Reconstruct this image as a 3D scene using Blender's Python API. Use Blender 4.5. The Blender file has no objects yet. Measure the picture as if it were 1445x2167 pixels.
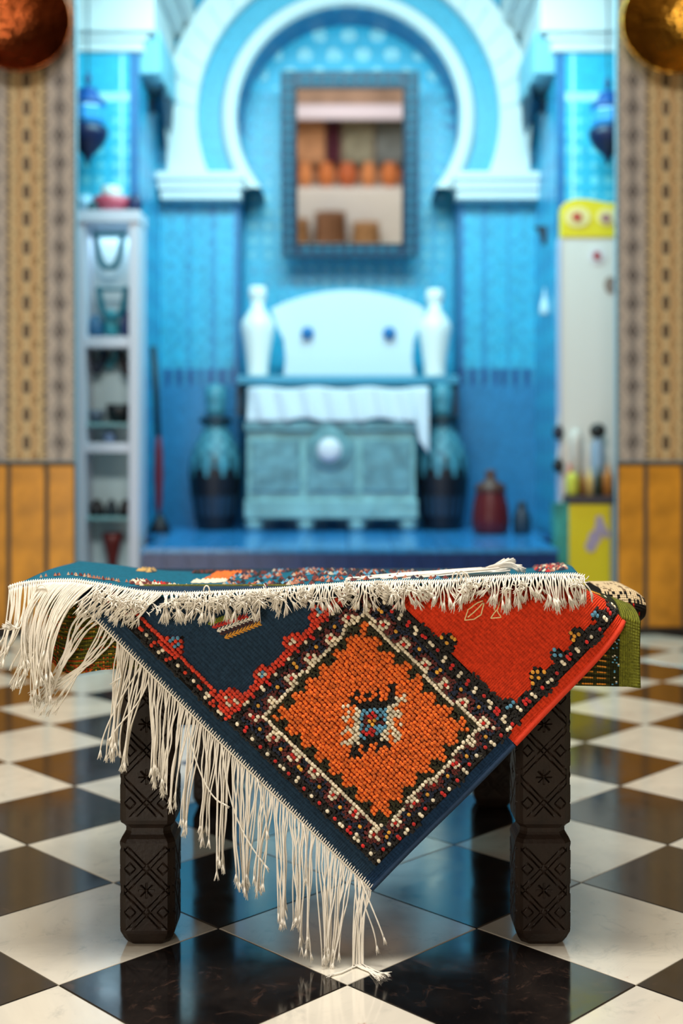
import bpy, bmesh, math, random
import numpy as np
from mathutils import Vector
random.seed(7); rng = np.random.default_rng(7)
scn = bpy.context.scene
COL = scn.collection
# ------------------------------------------------------------------ camera, world, lights
FPX, VX, HY, H = 2600.0, 735.0, 946.0, 0.79        # focal length in px, vanishing point, eye height (m)
cd = bpy.data.cameras.new('camera'); cam = bpy.data.objects.new('camera', cd); COL.objects.link(cam)
cam.location = (0, 0, H); cam.rotation_euler = (math.pi/2, 0, 0)
cd.sensor_width = 36; cd.sensor_fit = 'AUTO'; cd.lens = FPX/2167*36
cd.shift_x = -(VX-722.5)/2167; cd.shift_y = -(1083.5-HY)/2167
cd.clip_start = .05; cd.clip_end = 60
cd.dof.use_dof = True; cd.dof.focus_distance = 1.87; cd.dof.aperture_fstop = 2.1; cd.dof.aperture_blades = 9
scn.camera = cam
w = bpy.data.worlds.new('world'); scn.world = w; w.use_nodes = True
w.node_tree.nodes['Background'].inputs[0].default_value = (1, .95, .88, 1)
w.node_tree.nodes['Background'].inputs[1].default_value = .35
scn.view_settings.view_transform = 'Standard'; scn.view_settings.look = 'None'
scn.view_settings.exposure = 0.12; scn.view_settings.gamma = 1; scn.view_settings.use_curve_mapping = False

def area(name, loc, target, sx, sy, power, color):
    l = bpy.data.lights.new(name, 'AREA'); l.shape = 'RECTANGLE'; l.size = sx; l.size_y = sy
    l.energy = power; l.color = color
    o = bpy.data.objects.new(name, l); COL.objects.link(o); o.location = loc
    d = Vector(target)-Vector(loc); o.rotation_euler = d.to_track_quat('-Z', 'Y').to_euler()
    return o
area('courtyard_skylight', (-.25, 1.5, 3.85), (-.2, 1.85, 0), 2.4, .8, 185, (1, .955, .88))
area('front_fill_light', (-1.75, -1.7, .72), (0, 3.0, .9), 1.3, 1.0, 52, (1, .93, .82))  # added low fill from behind the camera, brightens the rug face; no real doorway
area('rear_stall_fill', (0, -1.1, 3.2), (0, -2.6, 1.5), 1.6, .5, 34, (1, .93, .85))  # added unseen fill so the stall shows up in the mirror
area('alcove_blue_light', (0, 5.75, 3.8), (0, 6.8, 1.0), 1.9, .4, 12, (.46, .90, .97))
area('alcove_blue_back_light', (0, 5.32, 3.0), (0, 6.9, .5), 2.0, .3, 60, (.46, .90, .97))
area('cabinet_fill', (-1.105, 5.87, 1.80), (-1.105, 5.92, .9), .2, .1, .45, (.62, .86, 1))  # added fill under the top board to brighten the cabinet interior

def P(px, py, Y): return Vector(((px-VX)*Y/FPX, Y, H-(py-HY)*Y/FPX))
def s2l(c): return tuple((x/12.92 if x <= .04045 else ((x+.055)/1.055)**2.4) for x in c)
def rgb(r, g, b): return s2l((r/255, g/255, b/255))

# ------------------------------------------------------------------ materials
def mat(name, color=(.5, .5, .5), rough=.6, metal=0, attr=None, bump=0, bscale=200, var=0, vscale=20, spec=None, kind='noise', sheen=0, emit=0):
    m = bpy.data.materials.new(name); m.use_nodes = True
    nt = m.node_tree; N = nt.nodes; L = nt.links; b = N['Principled BSDF']
    b.inputs['Base Color'].default_value = (*color, 1); b.inputs['Roughness'].default_value = rough
    b.inputs['Metallic'].default_value = metal
    if spec is not None: b.inputs['Specular IOR Level'].default_value = spec
    if sheen: b.inputs['Sheen Weight'].default_value = sheen; b.inputs['Sheen Roughness'].default_value = .6
    tc = N.new('ShaderNodeTexCoord')
    src = None
    if attr:
        a = N.new('ShaderNodeAttribute'); a.attribute_name = attr; src = a.outputs['Color']
    if var:
        no = N.new('ShaderNodeTexNoise'); no.inputs['Scale'].default_value = vscale; no.inputs['Detail'].default_value = 4
        L.new(tc.outputs['Object'], no.inputs['Vector'])
        mr = N.new('ShaderNodeMapRange'); mr.inputs[1].default_value = .3; mr.inputs[2].default_value = .7
        mr.inputs[3].default_value = 1-var; mr.inputs[4].default_value = 1+var
        L.new(no.outputs['Fac'], mr.inputs[0])
        mx = N.new('ShaderNodeVectorMath'); mx.operation = 'SCALE'
        if src: L.new(src, mx.inputs[0])
        else: mx.inputs[0].default_value = color
        L.new(mr.outputs[0], mx.inputs['Scale']); src = mx.outputs[0]
    if src: L.new(src, b.inputs['Base Color'])
    if bump:
        if kind == 'voronoi':
            t = N.new('ShaderNodeTexVoronoi'); t.inputs['Scale'].default_value = bscale; h = t.outputs['Distance']
            L.new(tc.outputs['Object'], t.inputs['Vector'])
        elif kind == 'weave':
            t1 = N.new('ShaderNodeTexWave'); t1.wave_type = 'BANDS'; t1.bands_direction = 'X'; t1.inputs['Scale'].default_value = bscale
            t2 = N.new('ShaderNodeTexWave'); t2.wave_type = 'BANDS'; t2.bands_direction = 'Y'; t2.inputs['Scale'].default_value = bscale*.62
            t3 = N.new('ShaderNodeTexNoise'); t3.inputs['Scale'].default_value = bscale*1.3
            for t in (t1, t2): L.new(tc.outputs['UV'], t.inputs['Vector']); t.inputs['Distortion'].default_value = 1.2; t.inputs['Detail Scale'].default_value = 2
            L.new(tc.outputs['UV'], t3.inputs['Vector'])
            ad = N.new('ShaderNodeMath'); L.new(t1.outputs['Fac'], ad.inputs[0]); L.new(t2.outputs['Fac'], ad.inputs[1])
            a2 = N.new('ShaderNodeMath'); L.new(ad.outputs[0], a2.inputs[0]); L.new(t3.outputs['Fac'], a2.inputs[1]); h = a2.outputs[0]
        else:
            t = N.new('ShaderNodeTexNoise'); t.inputs['Scale'].default_value = bscale; t.inputs['Detail'].default_value = 4; h = t.outputs['Fac']
            L.new(tc.outputs['Object'], t.inputs['Vector'])
        bp = N.new('ShaderNodeBump'); bp.inputs['Strength'].default_value = 1; bp.inputs['Distance'].default_value = bump
        L.new(h, bp.inputs['Height']); L.new(bp.outputs[0], b.inputs['Normal'])
    return m

# ------------------------------------------------------------------ mesh helpers
def link(name, me, m=None, parent=None, kind=None, label=None, cat=None, group=None, smooth=False):
    o = bpy.data.objects.new(name, me); COL.objects.link(o)
    if m is not None:
        for q in (m if isinstance(m, (list, tuple)) else [m]): me.materials.append(q)
    if parent: o.parent = parent
    if smooth: me.polygons.foreach_set('use_smooth', [True]*len(me.polygons))
    tag(o, label, cat, group, kind); return o
def tag(o, label=None, cat=None, group=None, kind=None):
    if label: o['label'] = label
    if cat: o['category'] = cat
    if group: o['group'] = group
    if kind: o['kind'] = kind
    return o
def empty(name, loc, label, cat, group=None):
    o = bpy.data.objects.new(name, None); COL.objects.link(o); o.location = loc; o.empty_display_size = .05
    return tag(o, label, cat, group)
class MB:
    def __init__(s, o=(0, 0, 0)): s.v = []; s.f = []; s.c = []; s.o = Vector(o)
    def add(s, vs, fs, c=None):
        n = len(s.v); o = s.o
        s.v += [(p[0]-o[0], p[1]-o[1], p[2]-o[2]) for p in vs]; s.f += [tuple(i+n for i in f) for f in fs]; s.c += [c]*len(fs)
    def box(s, x0, x1, y0, y1, z0, z1, c=None):
        s.add([(x0, y0, z0), (x1, y0, z0), (x1, y1, z0), (x0, y1, z0), (x0, y0, z1), (x1, y0, z1), (x1, y1, z1), (x0, y1, z1)],
              [(0, 3, 2, 1), (4, 5, 6, 7), (0, 1, 5, 4), (1, 2, 6, 5), (2, 3, 7, 6), (3, 0, 4, 7)], c)
    def lathe(s, cx, cy, prof, n=32, c=None, axis='z', cf=None):
        vs = []
        for r, z in prof:
            for k in range(n):
                a = 2*math.pi*k/n
                if axis == 'z': vs.append((cx+r*math.cos(a), cy+r*math.sin(a), z))
                elif axis == 'y': vs.append((cx+r*math.cos(a), z, cy+r*math.sin(a)))
                else: vs.append((z, cx+r*math.cos(a), cy+r*math.sin(a)))
        for i in range(len(prof)-1):
            for k in range(n):
                k2 = (k+1) % n
                f = (i*n+k, i*n+k2, (i+1)*n+k2, (i+1)*n+k)
                s.add([vs[j] for j in f], [(0, 1, 2, 3)], cf(i, k) if cf else c) if cf else None
        if not cf:
            s.add(vs, [(i*n+k, i*n+(k+1) % n, (i+1)*n+(k+1) % n, (i+1)*n+k) for i in range(len(prof)-1) for k in range(n)]
                  + [tuple(range(n))[::-1], tuple(range((len(prof)-1)*n, len(prof)*n))], c)
    def tube(s, pts, r, n=5, c=None, taper=None):
        m = len(pts); vs = []
        for i, p in enumerate(pts):
            a = pts[max(i-1, 0)]; b = pts[min(i+1, m-1)]
            t = Vector((b[0]-a[0], b[1]-a[1], b[2]-a[2]))
            if t.length < 1e-9: t = Vector((0, 0, 1))
            t.normalize(); u = t.cross(Vector((0, 1, 0)))
            if u.length < .1: u = t.cross(Vector((1, 0, 0)))
            u.normalize(); w_ = t.cross(u); rr = r*(taper[i] if taper else 1)
            for k in range(n):
                q = 2*math.pi*k/n
                vs.append((p[0]+rr*(u.x*math.cos(q)+w_.x*math.sin(q)), p[1]+rr*(u.y*math.cos(q)+w_.y*math.sin(q)), p[2]+rr*(u.z*math.cos(q)+w_.z*math.sin(q))))
        fs = [(i*n+k, i*n+(k+1) % n, (i+1)*n+(k+1) % n, (i+1)*n+k) for i in range(m-1) for k in range(n)]
        fs += [tuple(range(n))[::-1], tuple(range((m-1)*n, m*n))]
        s.add(vs, fs, c)
    def build(s, name, m=None, parent=None, smooth=False, **k):
        me = bpy.data.meshes.new(name); me.from_pydata(s.v, [], s.f); me.update()
        if any(c is not None for c in s.c): facecol(me, [c or (.5, .5, .5) for c in s.c])
        o = link(name, me, m, parent, smooth=smooth, **k); o.location = s.o if not parent else tuple(s.o)
        if parent: o.location = Vector(s.o)-Vector(parent.location)
        return o
def facecol(me, cols):
    a = me.attributes.new('col', 'BYTE_COLOR' if 0 else 'FLOAT_COLOR', 'CORNER')
    lt = np.zeros(len(me.polygons), dtype=np.int32); me.polygons.foreach_get('loop_total', lt)
    c = np.ones((len(lt), 4), dtype=np.float32); c[:, :3] = np.array(cols, dtype=np.float32)
    a.data.foreach_set('color', np.repeat(c, lt, axis=0).ravel())
def bevel(o, wd=.004, seg=2):
    m = o.modifiers.new('bevel', 'BEVEL'); m.width = wd; m.segments = seg; m.limit_method = 'ANGLE'; m.angle_limit = .6; return o
def grid_mesh(name, nu, nv, fn, colfn=None, keep=None, uvfn=None):
    """fn(i,j)->xyz for (nu+1)x(nv+1) points; colfn(i,j)->rgb per cell"""
    vs = [fn(i, j) for j in range(nv+1) for i in range(nu+1)]
    fs = []; cs = []; W = nu+1
    for j in range(nv):
        for i in range(nu):
            if keep and not keep(i, j): continue
            fs.append((j*W+i, j*W+i+1, (j+1)*W+i+1, (j+1)*W+i))
            if colfn: cs.append(colfn(i, j))
    me = bpy.data.meshes.new(name); me.from_pydata(vs, [], fs)
    if uvfn:
        uv = me.uv_layers.new(name='UVMap'); li = np.zeros(len(me.loops), dtype=np.int32); me.loops.foreach_get('vertex_index', li)
        tab = np.array([uvfn(i, j) for j in range(nv+1) for i in range(nu+1)], dtype=np.float32)
        uv.data.foreach_set('uv', tab[li].ravel())
    if colfn: facecol(me, cs)
    me.update(); return me

# ------------------------------------------------------------------ palette
CREAM = rgb(246, 239, 224); NAVY = rgb(33, 56, 76); TEAL = rgb(20, 100, 124); RED = rgb(216, 58, 26); ORANGE = rgb(236, 112, 28)
BLACK = rgb(24, 21, 18); GREEN = rgb(44, 44, 16); MAROON = rgb(100, 34, 30); DNAVY = rgb(20, 33, 58); LBLUE = rgb(88, 150, 180)
YEL = rgb(226, 160, 50); WH = rgb(232, 220, 192); KRED = rgb(200, 30, 22); OLIVE = rgb(108, 104, 26); DOLIVE = rgb(34, 36, 12)
M_white_thread = mat('cotton_thread', CREAM, .85, bump=.0006, bscale=900, sheen=.3)
M_pile = mat('wool_pile', attr='col', rough=.85, var=.22, vscale=450, sheen=.15, spec=.3)
M_kilim = mat('flat_woven_wool', attr='col', rough=.9, bump=.0009, bscale=85, var=.14, vscale=260, kind='weave', spec=.2)
M_wood = mat('carved_dark_wood', rgb(32, 21, 13), .5, spec=.3, bump=.0006, bscale=160, var=.35, vscale=26)
M_white = mat('white_paint', rgb(228, 226, 220), .5)

# ------------------------------------------------------------------ structure: floor
def tile_mat(name, dark):
    m = bpy.data.materials.new(name); m.use_nodes = True; nt = m.node_tree; N = nt.nodes; L = nt.links; b = N['Principled BSDF']
    tc = N.new('ShaderNodeTexCoord'); oi = N.new('ShaderNodeObjectInfo')
    sc = N.new('ShaderNodeMath'); sc.operation = 'MULTIPLY'; sc.inputs[1].default_value = 40; L.new(oi.outputs['Random'], sc.inputs[0])
    ad = N.new('ShaderNodeVectorMath'); ad.operation = 'ADD'; L.new(tc.outputs['Object'], ad.inputs[0]); L.new(sc.outputs[0], ad.inputs[1])
    def noise(scale, detail, dist=0, rough=.6):
        n = N.new('ShaderNodeTexNoise'); n.inputs['Scale'].default_value = scale; n.inputs['Detail'].default_value = detail
        n.inputs['Distortion'].default_value = dist; n.inputs['Roughness'].default_value = rough; L.new(ad.outputs[0], n.inputs['Vector']); return n.outputs['Fac']
    def ramp(f, a, bb, ca, cb):
        r = N.new('ShaderNodeValToRGB'); r.color_ramp.elements[0].position = a; r.color_ramp.elements[1].position = bb
        r.color_ramp.elements[0].color = (*ca, 1); r.color_ramp.elements[1].color = (*cb, 1); L.new(f, r.inputs[0]); return r.outputs[0]
    def mix(f, a, c):
        x = N.new('ShaderNodeMix'); x.data_type = 'RGBA'; L.new(f, x.inputs[0]); L.new(a, x.inputs[6])
        if isinstance(c, tuple): x.inputs[7].default_value = (*c, 1)
        else: L.new(c, x.inputs[7])
        return x.outputs[2]
    if dark:
        base = ramp(noise(5, 6, 1), .35, .75, rgb(15, 14, 15), rgb(40, 34, 31))
        st = ramp(noise(14, 8, 2.5, .75), .56, .72, (0, 0, 0), (.6, .6, .6)); base = mix(st, base, rgb(88, 66, 56))
        r2 = ramp(noise(3.2, 8, .6, .8), .65, .71, (0, 0, 0), (.8, .8, .8)); base = mix(r2, base, rgb(150, 84, 72))
    else:
        base = ramp(noise(4, 5, 1), .3, .7, rgb(206, 200, 186), rgb(232, 225, 207))
        vn = ramp(noise(7, 9, 3, .7), .55, .72, (0, 0, 0), (.55, .55, .55)); base = mix(vn, base, rgb(160, 160, 152))
        r2 = ramp(noise(6.5, 8, 1.2, .8), .63, .69, (0, 0, 0), (.75, .75, .75)); base = mix(r2, base, rgb(168, 112, 84))
    L.new(base, b.inputs['Base Color'])
    rr = ramp(noise(9, 6, 1), .3, .8, (.07, .07, .07), (.17, .17, .17)); L.new(rr, b.inputs['Roughness'])
    b.inputs['Specular IOR Level'].default_value = .5; b.inputs['IOR'].default_value = 2.1
    bp = N.new('ShaderNodeBump'); bp.inputs['Distance'].default_value = .0004; bp.inputs['Strength'].default_value = .6
    L.new(noise(5, 2), bp.inputs['Height']); L.new(bp.outputs[0], b.inputs['Normal'])
    return m
M_tw = tile_mat('polished_cream_marble', False); M_tb = tile_mat('polished_black_marble', True)
mb = MB(); mb.box(-3.4, 3.4, -3.0, 7.4, -.06, -.0045)
mg = mat('floor_grout', rgb(186, 172, 132), .6)
floor = mb.build('floor', mg, kind='structure')
def tile_mesh(m):
    bm = bmesh.new(); bmesh.ops.create_cube(bm, size=1)
    for v in bm.verts: v.co.x *= .2979; v.co.y *= .2979; v.co.z = v.co.z*.012-.006
    bmesh.ops.bevel(bm, geom=[e for e in bm.edges if all(v.co.z > -.001 for v in e.verts)], offset=.0008, segments=1, affect='EDGES')
    me = bpy.data.meshes.new('tile'); bm.to_mesh(me); bm.free(); me.materials.append(m); return me
TW, TB = tile_mesh(M_tw), tile_mesh(M_tb)
D = .3*math.sqrt(2)
for j in range(-5, 26):
    for i in range(-9, 10):
        if (i+j) % 2: continue
        x, y = i*D/2, 1.805+j*D/2
        dark = (j % 2 == 0)
        if j % 2 == 0 and i % 2 == 0: continue
        pass
def lay(x, y, dark):
    if y < 1.1 or y > 5.75 or abs(x) > .55+.36*y: return
    o = bpy.data.objects.new('tile', TB if dark else TW); COL.objects.link(o); o.parent = floor
    o.location = (x, y, random.uniform(-.0003, 0)); o.rotation_euler = (0, 0, math.pi/4+random.choice((0, 1, 2, 3))*math.pi/2)
for k in range(-4, 14):
    for i in range(-7, 8):
        lay(i*D, 1.805+(k+.5)*D, False); lay((i+.5)*D, 1.805+k*D, True)

# ------------------------------------------------------------------ structure: pillars with mosaic bands
M_mosaic = mat('glazed_mosaic', attr='col', rough=.45, spec=.5, bump=.001, bscale=120)
M_cmosaic = mat('blue_zellige', attr='col', rough=.35, spec=.5, bump=.0015, bscale=90)
YP = 5.2; SP = FPX/YP
B1, B2, B3 = rgb(196, 172, 128), rgb(176, 132, 78), rgb(74, 64, 52)
G1, G2, G3 = rgb(178, 168, 158), rgb(128, 124, 120), rgb(84, 78, 76)
def beige(dx, y):    # dx px from the band centre, y px
    dy = ((y-22) % 59)-29.5
    jit = rng.random()*.22+.89
    e = (dx/8.5)**2+(dy/16)**2
    if e < 1: c = B3 if e > .1 else B2
    elif abs(abs(dx)-11-abs(abs(dy)-29.5)*.30) < 3.2: c = B2
    elif abs(abs(dx)-38) < 3.6: c = B3 if (y % 14.5) < 8.5 else B1
    elif abs(abs(dx)-20) < 2.4 and abs(abs(dy)-29.5) < 8: c = rgb(120, 98, 54)
    else: c = B1
    return tuple(q*jit for q in c)
def grey(dx, y):
    dy = ((y-22) % 59)-29.5
    jit = rng.random()*.25+.87
    e = abs(dx)/9+abs(dy)/19
    if e < 1: c = G3
    elif abs(abs(dx)/16+abs(dy)/29-1) < .22: c = G2
    elif abs(dx) > 24: c = G2 if (y % 14.5) < 6 else G1
    else: c = G1
    return tuple(q*jit for q in c)
def pillar(side):
    xin = (160 if side < 0 else 1305)
    xs = xin/1.0
    cell = 3.2
    def colf(x, y):
        d = (xin-x) if side < 0 else (x-xin)     # distance from the inner edge
        if d < 3: return rgb(70, 130, 145)
        if d < 62: return grey(d-34, y)
        dd = (d-62) % 142
        return beige(dd-42, y) if dd < 84 else grey(dd-84-29, y+30)
    ncx = 150; y0, y1 = -560, 974; ncy = int((y1-y0)/cell)
    def fn(i, j):
        x = xin+side*i*cell; p = P(x, y1-j*cell, YP); return tuple(p)
    me = grid_mesh('wall', ncx, ncy, fn, lambda i, j: colf(xin+side*(i+.5)*cell, y1-(j+.5)*cell))
    nm = 'wall_left' if side < 0 else 'wall_right'
    # body behind
    xw = (xin-VX)/SP; mb = MB()
    zt = H+(HY-y0)/SP
    if side < 0: mb.box(-3.4, xw, YP+.002, YP+.045, 0, 3.9)
    else: mb.box(xw, 3.4, YP+.002, YP+.045, 0, 3.9)
    o = mb.build(nm, mat('pillar_plaster', rgb(150, 176, 190), .6), kind='structure')
    q = link('mosaic_facing', me, M_mosaic, o)
    # dado: dark mortar backing, slabs of ochre marble, mosaic border, base
    zb = H-(980-HY)/SP
    md = MB(); a, b = (min(xw, side*3.3), max(xw, side*3.3)); md.box(a, b, YP-.006, YP+.001, 0, zb); md.build('dado_backing', mat('dado_joint', rgb(82, 74, 62), .7), o)
    mt = MB(); mt.box(a, b, YP-.03, YP-.006, 0, .022); mt.build('plinth_strip', mat('plinth_dark', rgb(40, 34, 28), .5), o)
    mm = mat('ochre_marble', rgb(208, 142, 40), .35, var=.3, vscale=9)
    mc = MB(); mc.box(a, b, YP-.014, YP-.006, zb-.006, zb+.006); mc.build('dado_cap', mat('dado_cap_dark', rgb(96, 84, 66), .6), o)
    edges = [(3, 55), (65, 135), (145, 195), (205, 275), (285, 335), (345, 415), (425, 475), (485, 555)]
    for e0, e1 in edges:
        xa, xb = xin+side*e0, xin+side*e1
        xa, xb = min(xa, xb), max(xa, xb)
        m2 = MB((((xa+xb)/2-VX)/SP, YP-.01, zb/2)); m2.box((xa-VX)/SP, (xb-VX)/SP, YP-.014, YP-.005, .03, zb-.012)
        bevel(m2.build('dado_slab', mm, o), .002, 1)
pillar(-1); pillar(1)

# ------------------------------------------------------------------ alcove walls
YB = 6.9; SB = FPX/YB
T1, T2, T3, T4 = rgb(50, 178, 214), rgb(112, 208, 228), rgb(22, 122, 172), rgb(170, 226, 236)
def tilecol(x, z, base=T1, star=T2, dark=T3, p=.11):
    j = rng.random()*.35+.8
    u = (x % p)/p-.5; v = (z % p)/p-.5
    r = max(abs(u), abs(v)); d = (abs(u)+abs(v))*.72
    s = min(r, d)
    if s < .08: c = star
    elif s < .13: c = dark
    elif s < .2: c = star
    elif abs(abs(u)-.5) < .07 and abs(abs(v)-.5) < .2: c = dark
    else: c = base
    return tuple(q*j for q in c)
def wallgrid(name, p0, du, dv, nu, nv, colf, keep=None, parent=None, kind='structure'):
    me = grid_mesh(name, nu, nv, lambda i, j: tuple(p0+du*i+dv*j), colf, keep)
    return link(name, me, M_cmosaic, parent, kind=kind)
CX, CZ, = 737, 252      # arch centre in px at the back wall
RI, RO = 236, 384
c3 = Vector(P(CX, CZ, YB)); ri, ro = RI/SB, RO/SB
NX0 = (507-VX)/SB; NX1 = (968-VX)/SB        # niche opening below the imposts
ZI = H-(402-HY)/SB
def in_niche(x, z):
    if z < ZI: return NX0 < x < NX1
    dx, dz = x-c3.x, z-c3.z
    return dx*dx+dz*dz < ri*ri
cell = .016
nX = int(3.2/cell); nZ = int(3.9/cell)
def bcol(i, j):
    x = -1.6+(i+.5)*cell; z = (j+.5)*cell
    dx, dz = x-c3.x, z-c3.z; r = math.hypot(dx, dz)
    jj = rng.random()*.3+.82
    if z < ZI-.02:      # pilasters beside the niche: vertical bands
        if z < 1.24: 
            c = rgb(44, 128, 176) if z < 1.14 else (rgb(26, 84, 140) if int(x/.03) % 2 else rgb(50, 140, 180))
            return tuple(q*jj for q in c)
        d = min(abs(x-NX0), abs(x-NX1))
        if d < .035: return tuple(q*jj for q in rgb(36, 120, 170))
        if .13 < d < .16 or .27 < d < .29: return tuple(q*jj for q in rgb(44, 144, 188))
        return tilecol(x, z, rgb(58, 172, 206), T1, rgb(40, 140, 182), .09)
    return tilecol(x, z, p=.075)
bw = wallgrid('wall_back', Vector((-1.6, YB, 0)), Vector((cell, 0, 0)), Vector((0, 0, cell)), nX, nZ, bcol,
              keep=lambda i, j: not in_niche(-1.6+(i+.5)*cell, (j+.5)*cell))
YN = 7.2; SN = FPX/YN
def ncol(i, j):
    x = -1+(i+.5)*.014; z = .2+(j+.5)*.014
    jj = rng.random()*.3+.84
    cn = P(CX, CZ, YN); dx, dz = x-cn.x, z-cn.z; r = math.hypot(dx, dz); an = math.atan2(dz, dx)
    if dz > -.1 and r > .56:
        k = (an*r/.085) % 1; tri = abs(k-.5)*2
        if r > .64: return tuple(q*jj for q in (T3 if (an*13) % 1 > .5 else rgb(40, 140, 190)))
        return tuple(q*jj for q in (T3 if tri < (r-.56)/.08 else T1))
    if dz > .17:        # rows of pale stars above the mirror
        row = int((z-.04)/.115); uu = ((x-cn.x+(row % 2)*.085) % .17)/.17-.5; vv = ((z-.04) % .115)/.115-.5
        e = math.hypot(uu*1.35, vv)
        if e < .10: return tuple(q*jj for q in T1)
        if e < .33: return tuple(q*jj for q in T4)
        return tuple(q*jj for q in T1)
    return tilecol(x, z, T1, T2, rgb(50, 150, 200), .085)
nw = wallgrid('wall_niche', Vector((-1, YN, .2)), Vector((.014, 0, 0)), Vector((0, 0, .014)), 143, 264, ncol)
# niche reveal (jambs and intrados)
mr = MB(); t3 = rgb(36, 120, 175)
for xx in (NX0, NX1): mr.add([(xx, YB, .3), (xx, YN, .3), (xx, YN, ZI+.02), (xx, YB, ZI+.02)], [(0, 1, 2, 3)], t3)
n = 72; a0 = -math.asin(min(1, (c3.z-ZI)/ri))
ring = [(c3.x+ri*math.cos(a), c3.z+ri*math.sin(a)) for a in [a0+(math.pi-2*a0)*k/n for k in range(n+1)]]
for k in range(n):
    (xa, za), (xb, zb) = ring[k], ring[k+1]; mr.add([(xa, YB, za), (xb, YB, zb), (xb, YN, zb), (xa, YN, za)], [(0, 1, 2, 3)], t3)
mr.build('niche_reveal', M_cmosaic, bw)
# arch: white outer band, cyan tiled band, white inner roll
M_plaster = mat('carved_white_plaster', rgb(214, 220, 222), .6, bump=.004, bscale=30)
def arc_band(name, r0, r1, y0, m, legs=True, prof=None, nn=80):
    mb = MB(); sec = prof or [(r0, YB), (r0, y0), (r1, y0), (r1, YB)]
    path = []
    for k in range(nn+1):
        a = a0*.98+(math.pi-2*a0*.98)*k/nn
        path.append((math.cos(a), math.sin(a)))
    vs = []
    for ca, sa in path:
        for r, y in sec:
            x = c3.x+r*ca; z = c3.z+r*sa
            if sa < 0 and r > (r0+.001) and abs(r*ca) < abs(r): x = c3.x+math.copysign(max(abs(r*ca), r*.985 if r > ri*1.2 else abs(r*ca)), ca)
            if z < ZI: z = ZI
            vs.append((x, y, z))
    q = len(sec); mb.add(vs, [(i*q+k, i*q+k+1, (i+1)*q+k+1, (i+1)*q+k) for i in range(nn) for k in range(q-1)])
    return mb.build(name, m, arch, smooth=False)
arch = empty('horseshoe_arch', (c3.x, YB, ZI), 'pale plaster horseshoe arch with tiled band over the blue niche', 'arch')
rp = [(ri+.0, YB), (ri-.004, YB-.03), (ri+.012, YB-.06), (ri+.04, YB-.07), (ri+.068, YB-.06), (ri+.084, YB-.03), (ri+.088, YB)]
arc_band('inner_moulding', ri, ri+.088, YB-.07, M_plaster, prof=rp)
mt = mat('arch_tile_band', rgb(64, 158, 188), .4, var=.2, vscale=60)
arc_band('tiled_band', ri+.088, ri+.22, YB-.02, mt)
arc_band('outer_moulding', ri+.215, ro, YB-.09, M_plaster)
# incised leaf grooves on the outer moulding
for s in (-1, 1):
    for k in range(11):
        a = .05+k*.14; r0_, r1_ = ri+.225, ri+.36
        pa = (c3.x+s*r0_*math.cos(a), YB-.093, c3.z+r0_*math.sin(a)); pb = (c3.x+s*r1_*math.cos(a+.07), YB-.093, c3.z+r1_*math.sin(a+.07)-.03)
        if pa[2] > 3.8: continue
        g = MB(); g.tube([pa, tuple((pa[q]+pb[q])/2 for q in range(3)), pb], .008, 6); g.build('carved_leaf', M_plaster, arch, smooth=True)
for xa, xb in ((338, 520), (955, 1142)):
    x0, x1 = (xa-VX)/SB, (xb-VX)/SB; z1 = H-(380-HY)/SB; z0 = H-(430-HY)/SB
    g = MB(((x0+x1)/2, YB, z0)); g.box(x0+.02, x1-.02, YB-.12, YB, z0, z0+.05); g.box(x0+.008, x1-.008, YB-.14, YB, z0+.05, z0+.10); g.box(x0, x1, YB-.16, YB, z0+.10, z1+.012)
    bevel(g.build('impost_block', M_plaster, arch), .006)
mt_con = mat('console_pale_blue', rgb(120, 180, 200), .6)
# side piers in front of the back wall with white cornices
YQ = 6.2; SQ = FPX/YQ
for s in (-1, 1):
    xe = s*1.055
    nm = 'wall_pier_left' if s < 0 else 'wall_pier_right'
    mb = MB(); a, b = sorted((xe, s*2.0)); mb.box(a, b, YQ+.002, YB+.3, 0, 3.9, rgb(60, 165, 210))
    pier = mb.build(nm, M_cmosaic, kind='structure')
    def pc(i, j):
        x = (i+.5)*.015; z = (j+.5)*.015
        jj = rng.random()*.3+.82
        if x < .04: return tuple(q*jj for q in rgb(34, 110, 165))
        if .07 < x < .085: return tuple(q*jj for q in T4)
        if z > 2.50: return tuple(q*jj for q in (T4 if (2.54 < z < 2.58) else T1))
        return tilecol(x, z, T1, T2, T3, .075)
    me = grid_mesh('tile_facing', 56, 262, lambda i, j: (xe+s*i*.015, YQ, j*.015), pc); link('tile_facing', me, M_cmosaic, pier)
    def pr(i, j):
        return tilecol((i+.5)*.02, (j+.5)*.02, rgb(70, 170, 214), T1, T3, .16)
    me = grid_mesh('return_facing', 35, 195, lambda i, j: (xe-s*.002, YQ+i*.02, j*.02), pr); link('return_facing', me, M_cmosaic, pier)
    zc = H-(112-HY)/SQ
    cor = empty('trim_1' if s < 0 else 'trim_2', (xe, YQ, zc), None, None); cor['kind'] = 'structure'
    for k, (pd, h0, h1) in enumerate([(.03, 0, .05), (.05, .05, .085), (.09, .085, .30), (.14, .30, .36), (.2, .36, .62)]):
        g = MB((xe, YQ, zc)); a, b = sorted((xe-s*pd, s*2.0)); g.box(a, b, YQ-pd*.8, YB, zc+h0, zc+h1)
        bevel(g.build('cornice_course', M_plaster, cor), .008)
    for k in range(5):   # stepped consoles running back along the return
        g = MB((xe, YQ, zc)); y0 = YQ+.02+k*.125; a, b = sorted((xe-s*(.11+.0*k), xe)); g.box(a, b, y0, y0+.07, zc-.10, zc+.12)
        bevel(g.build('cornice_console', mt_con, cor), .01)
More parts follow.
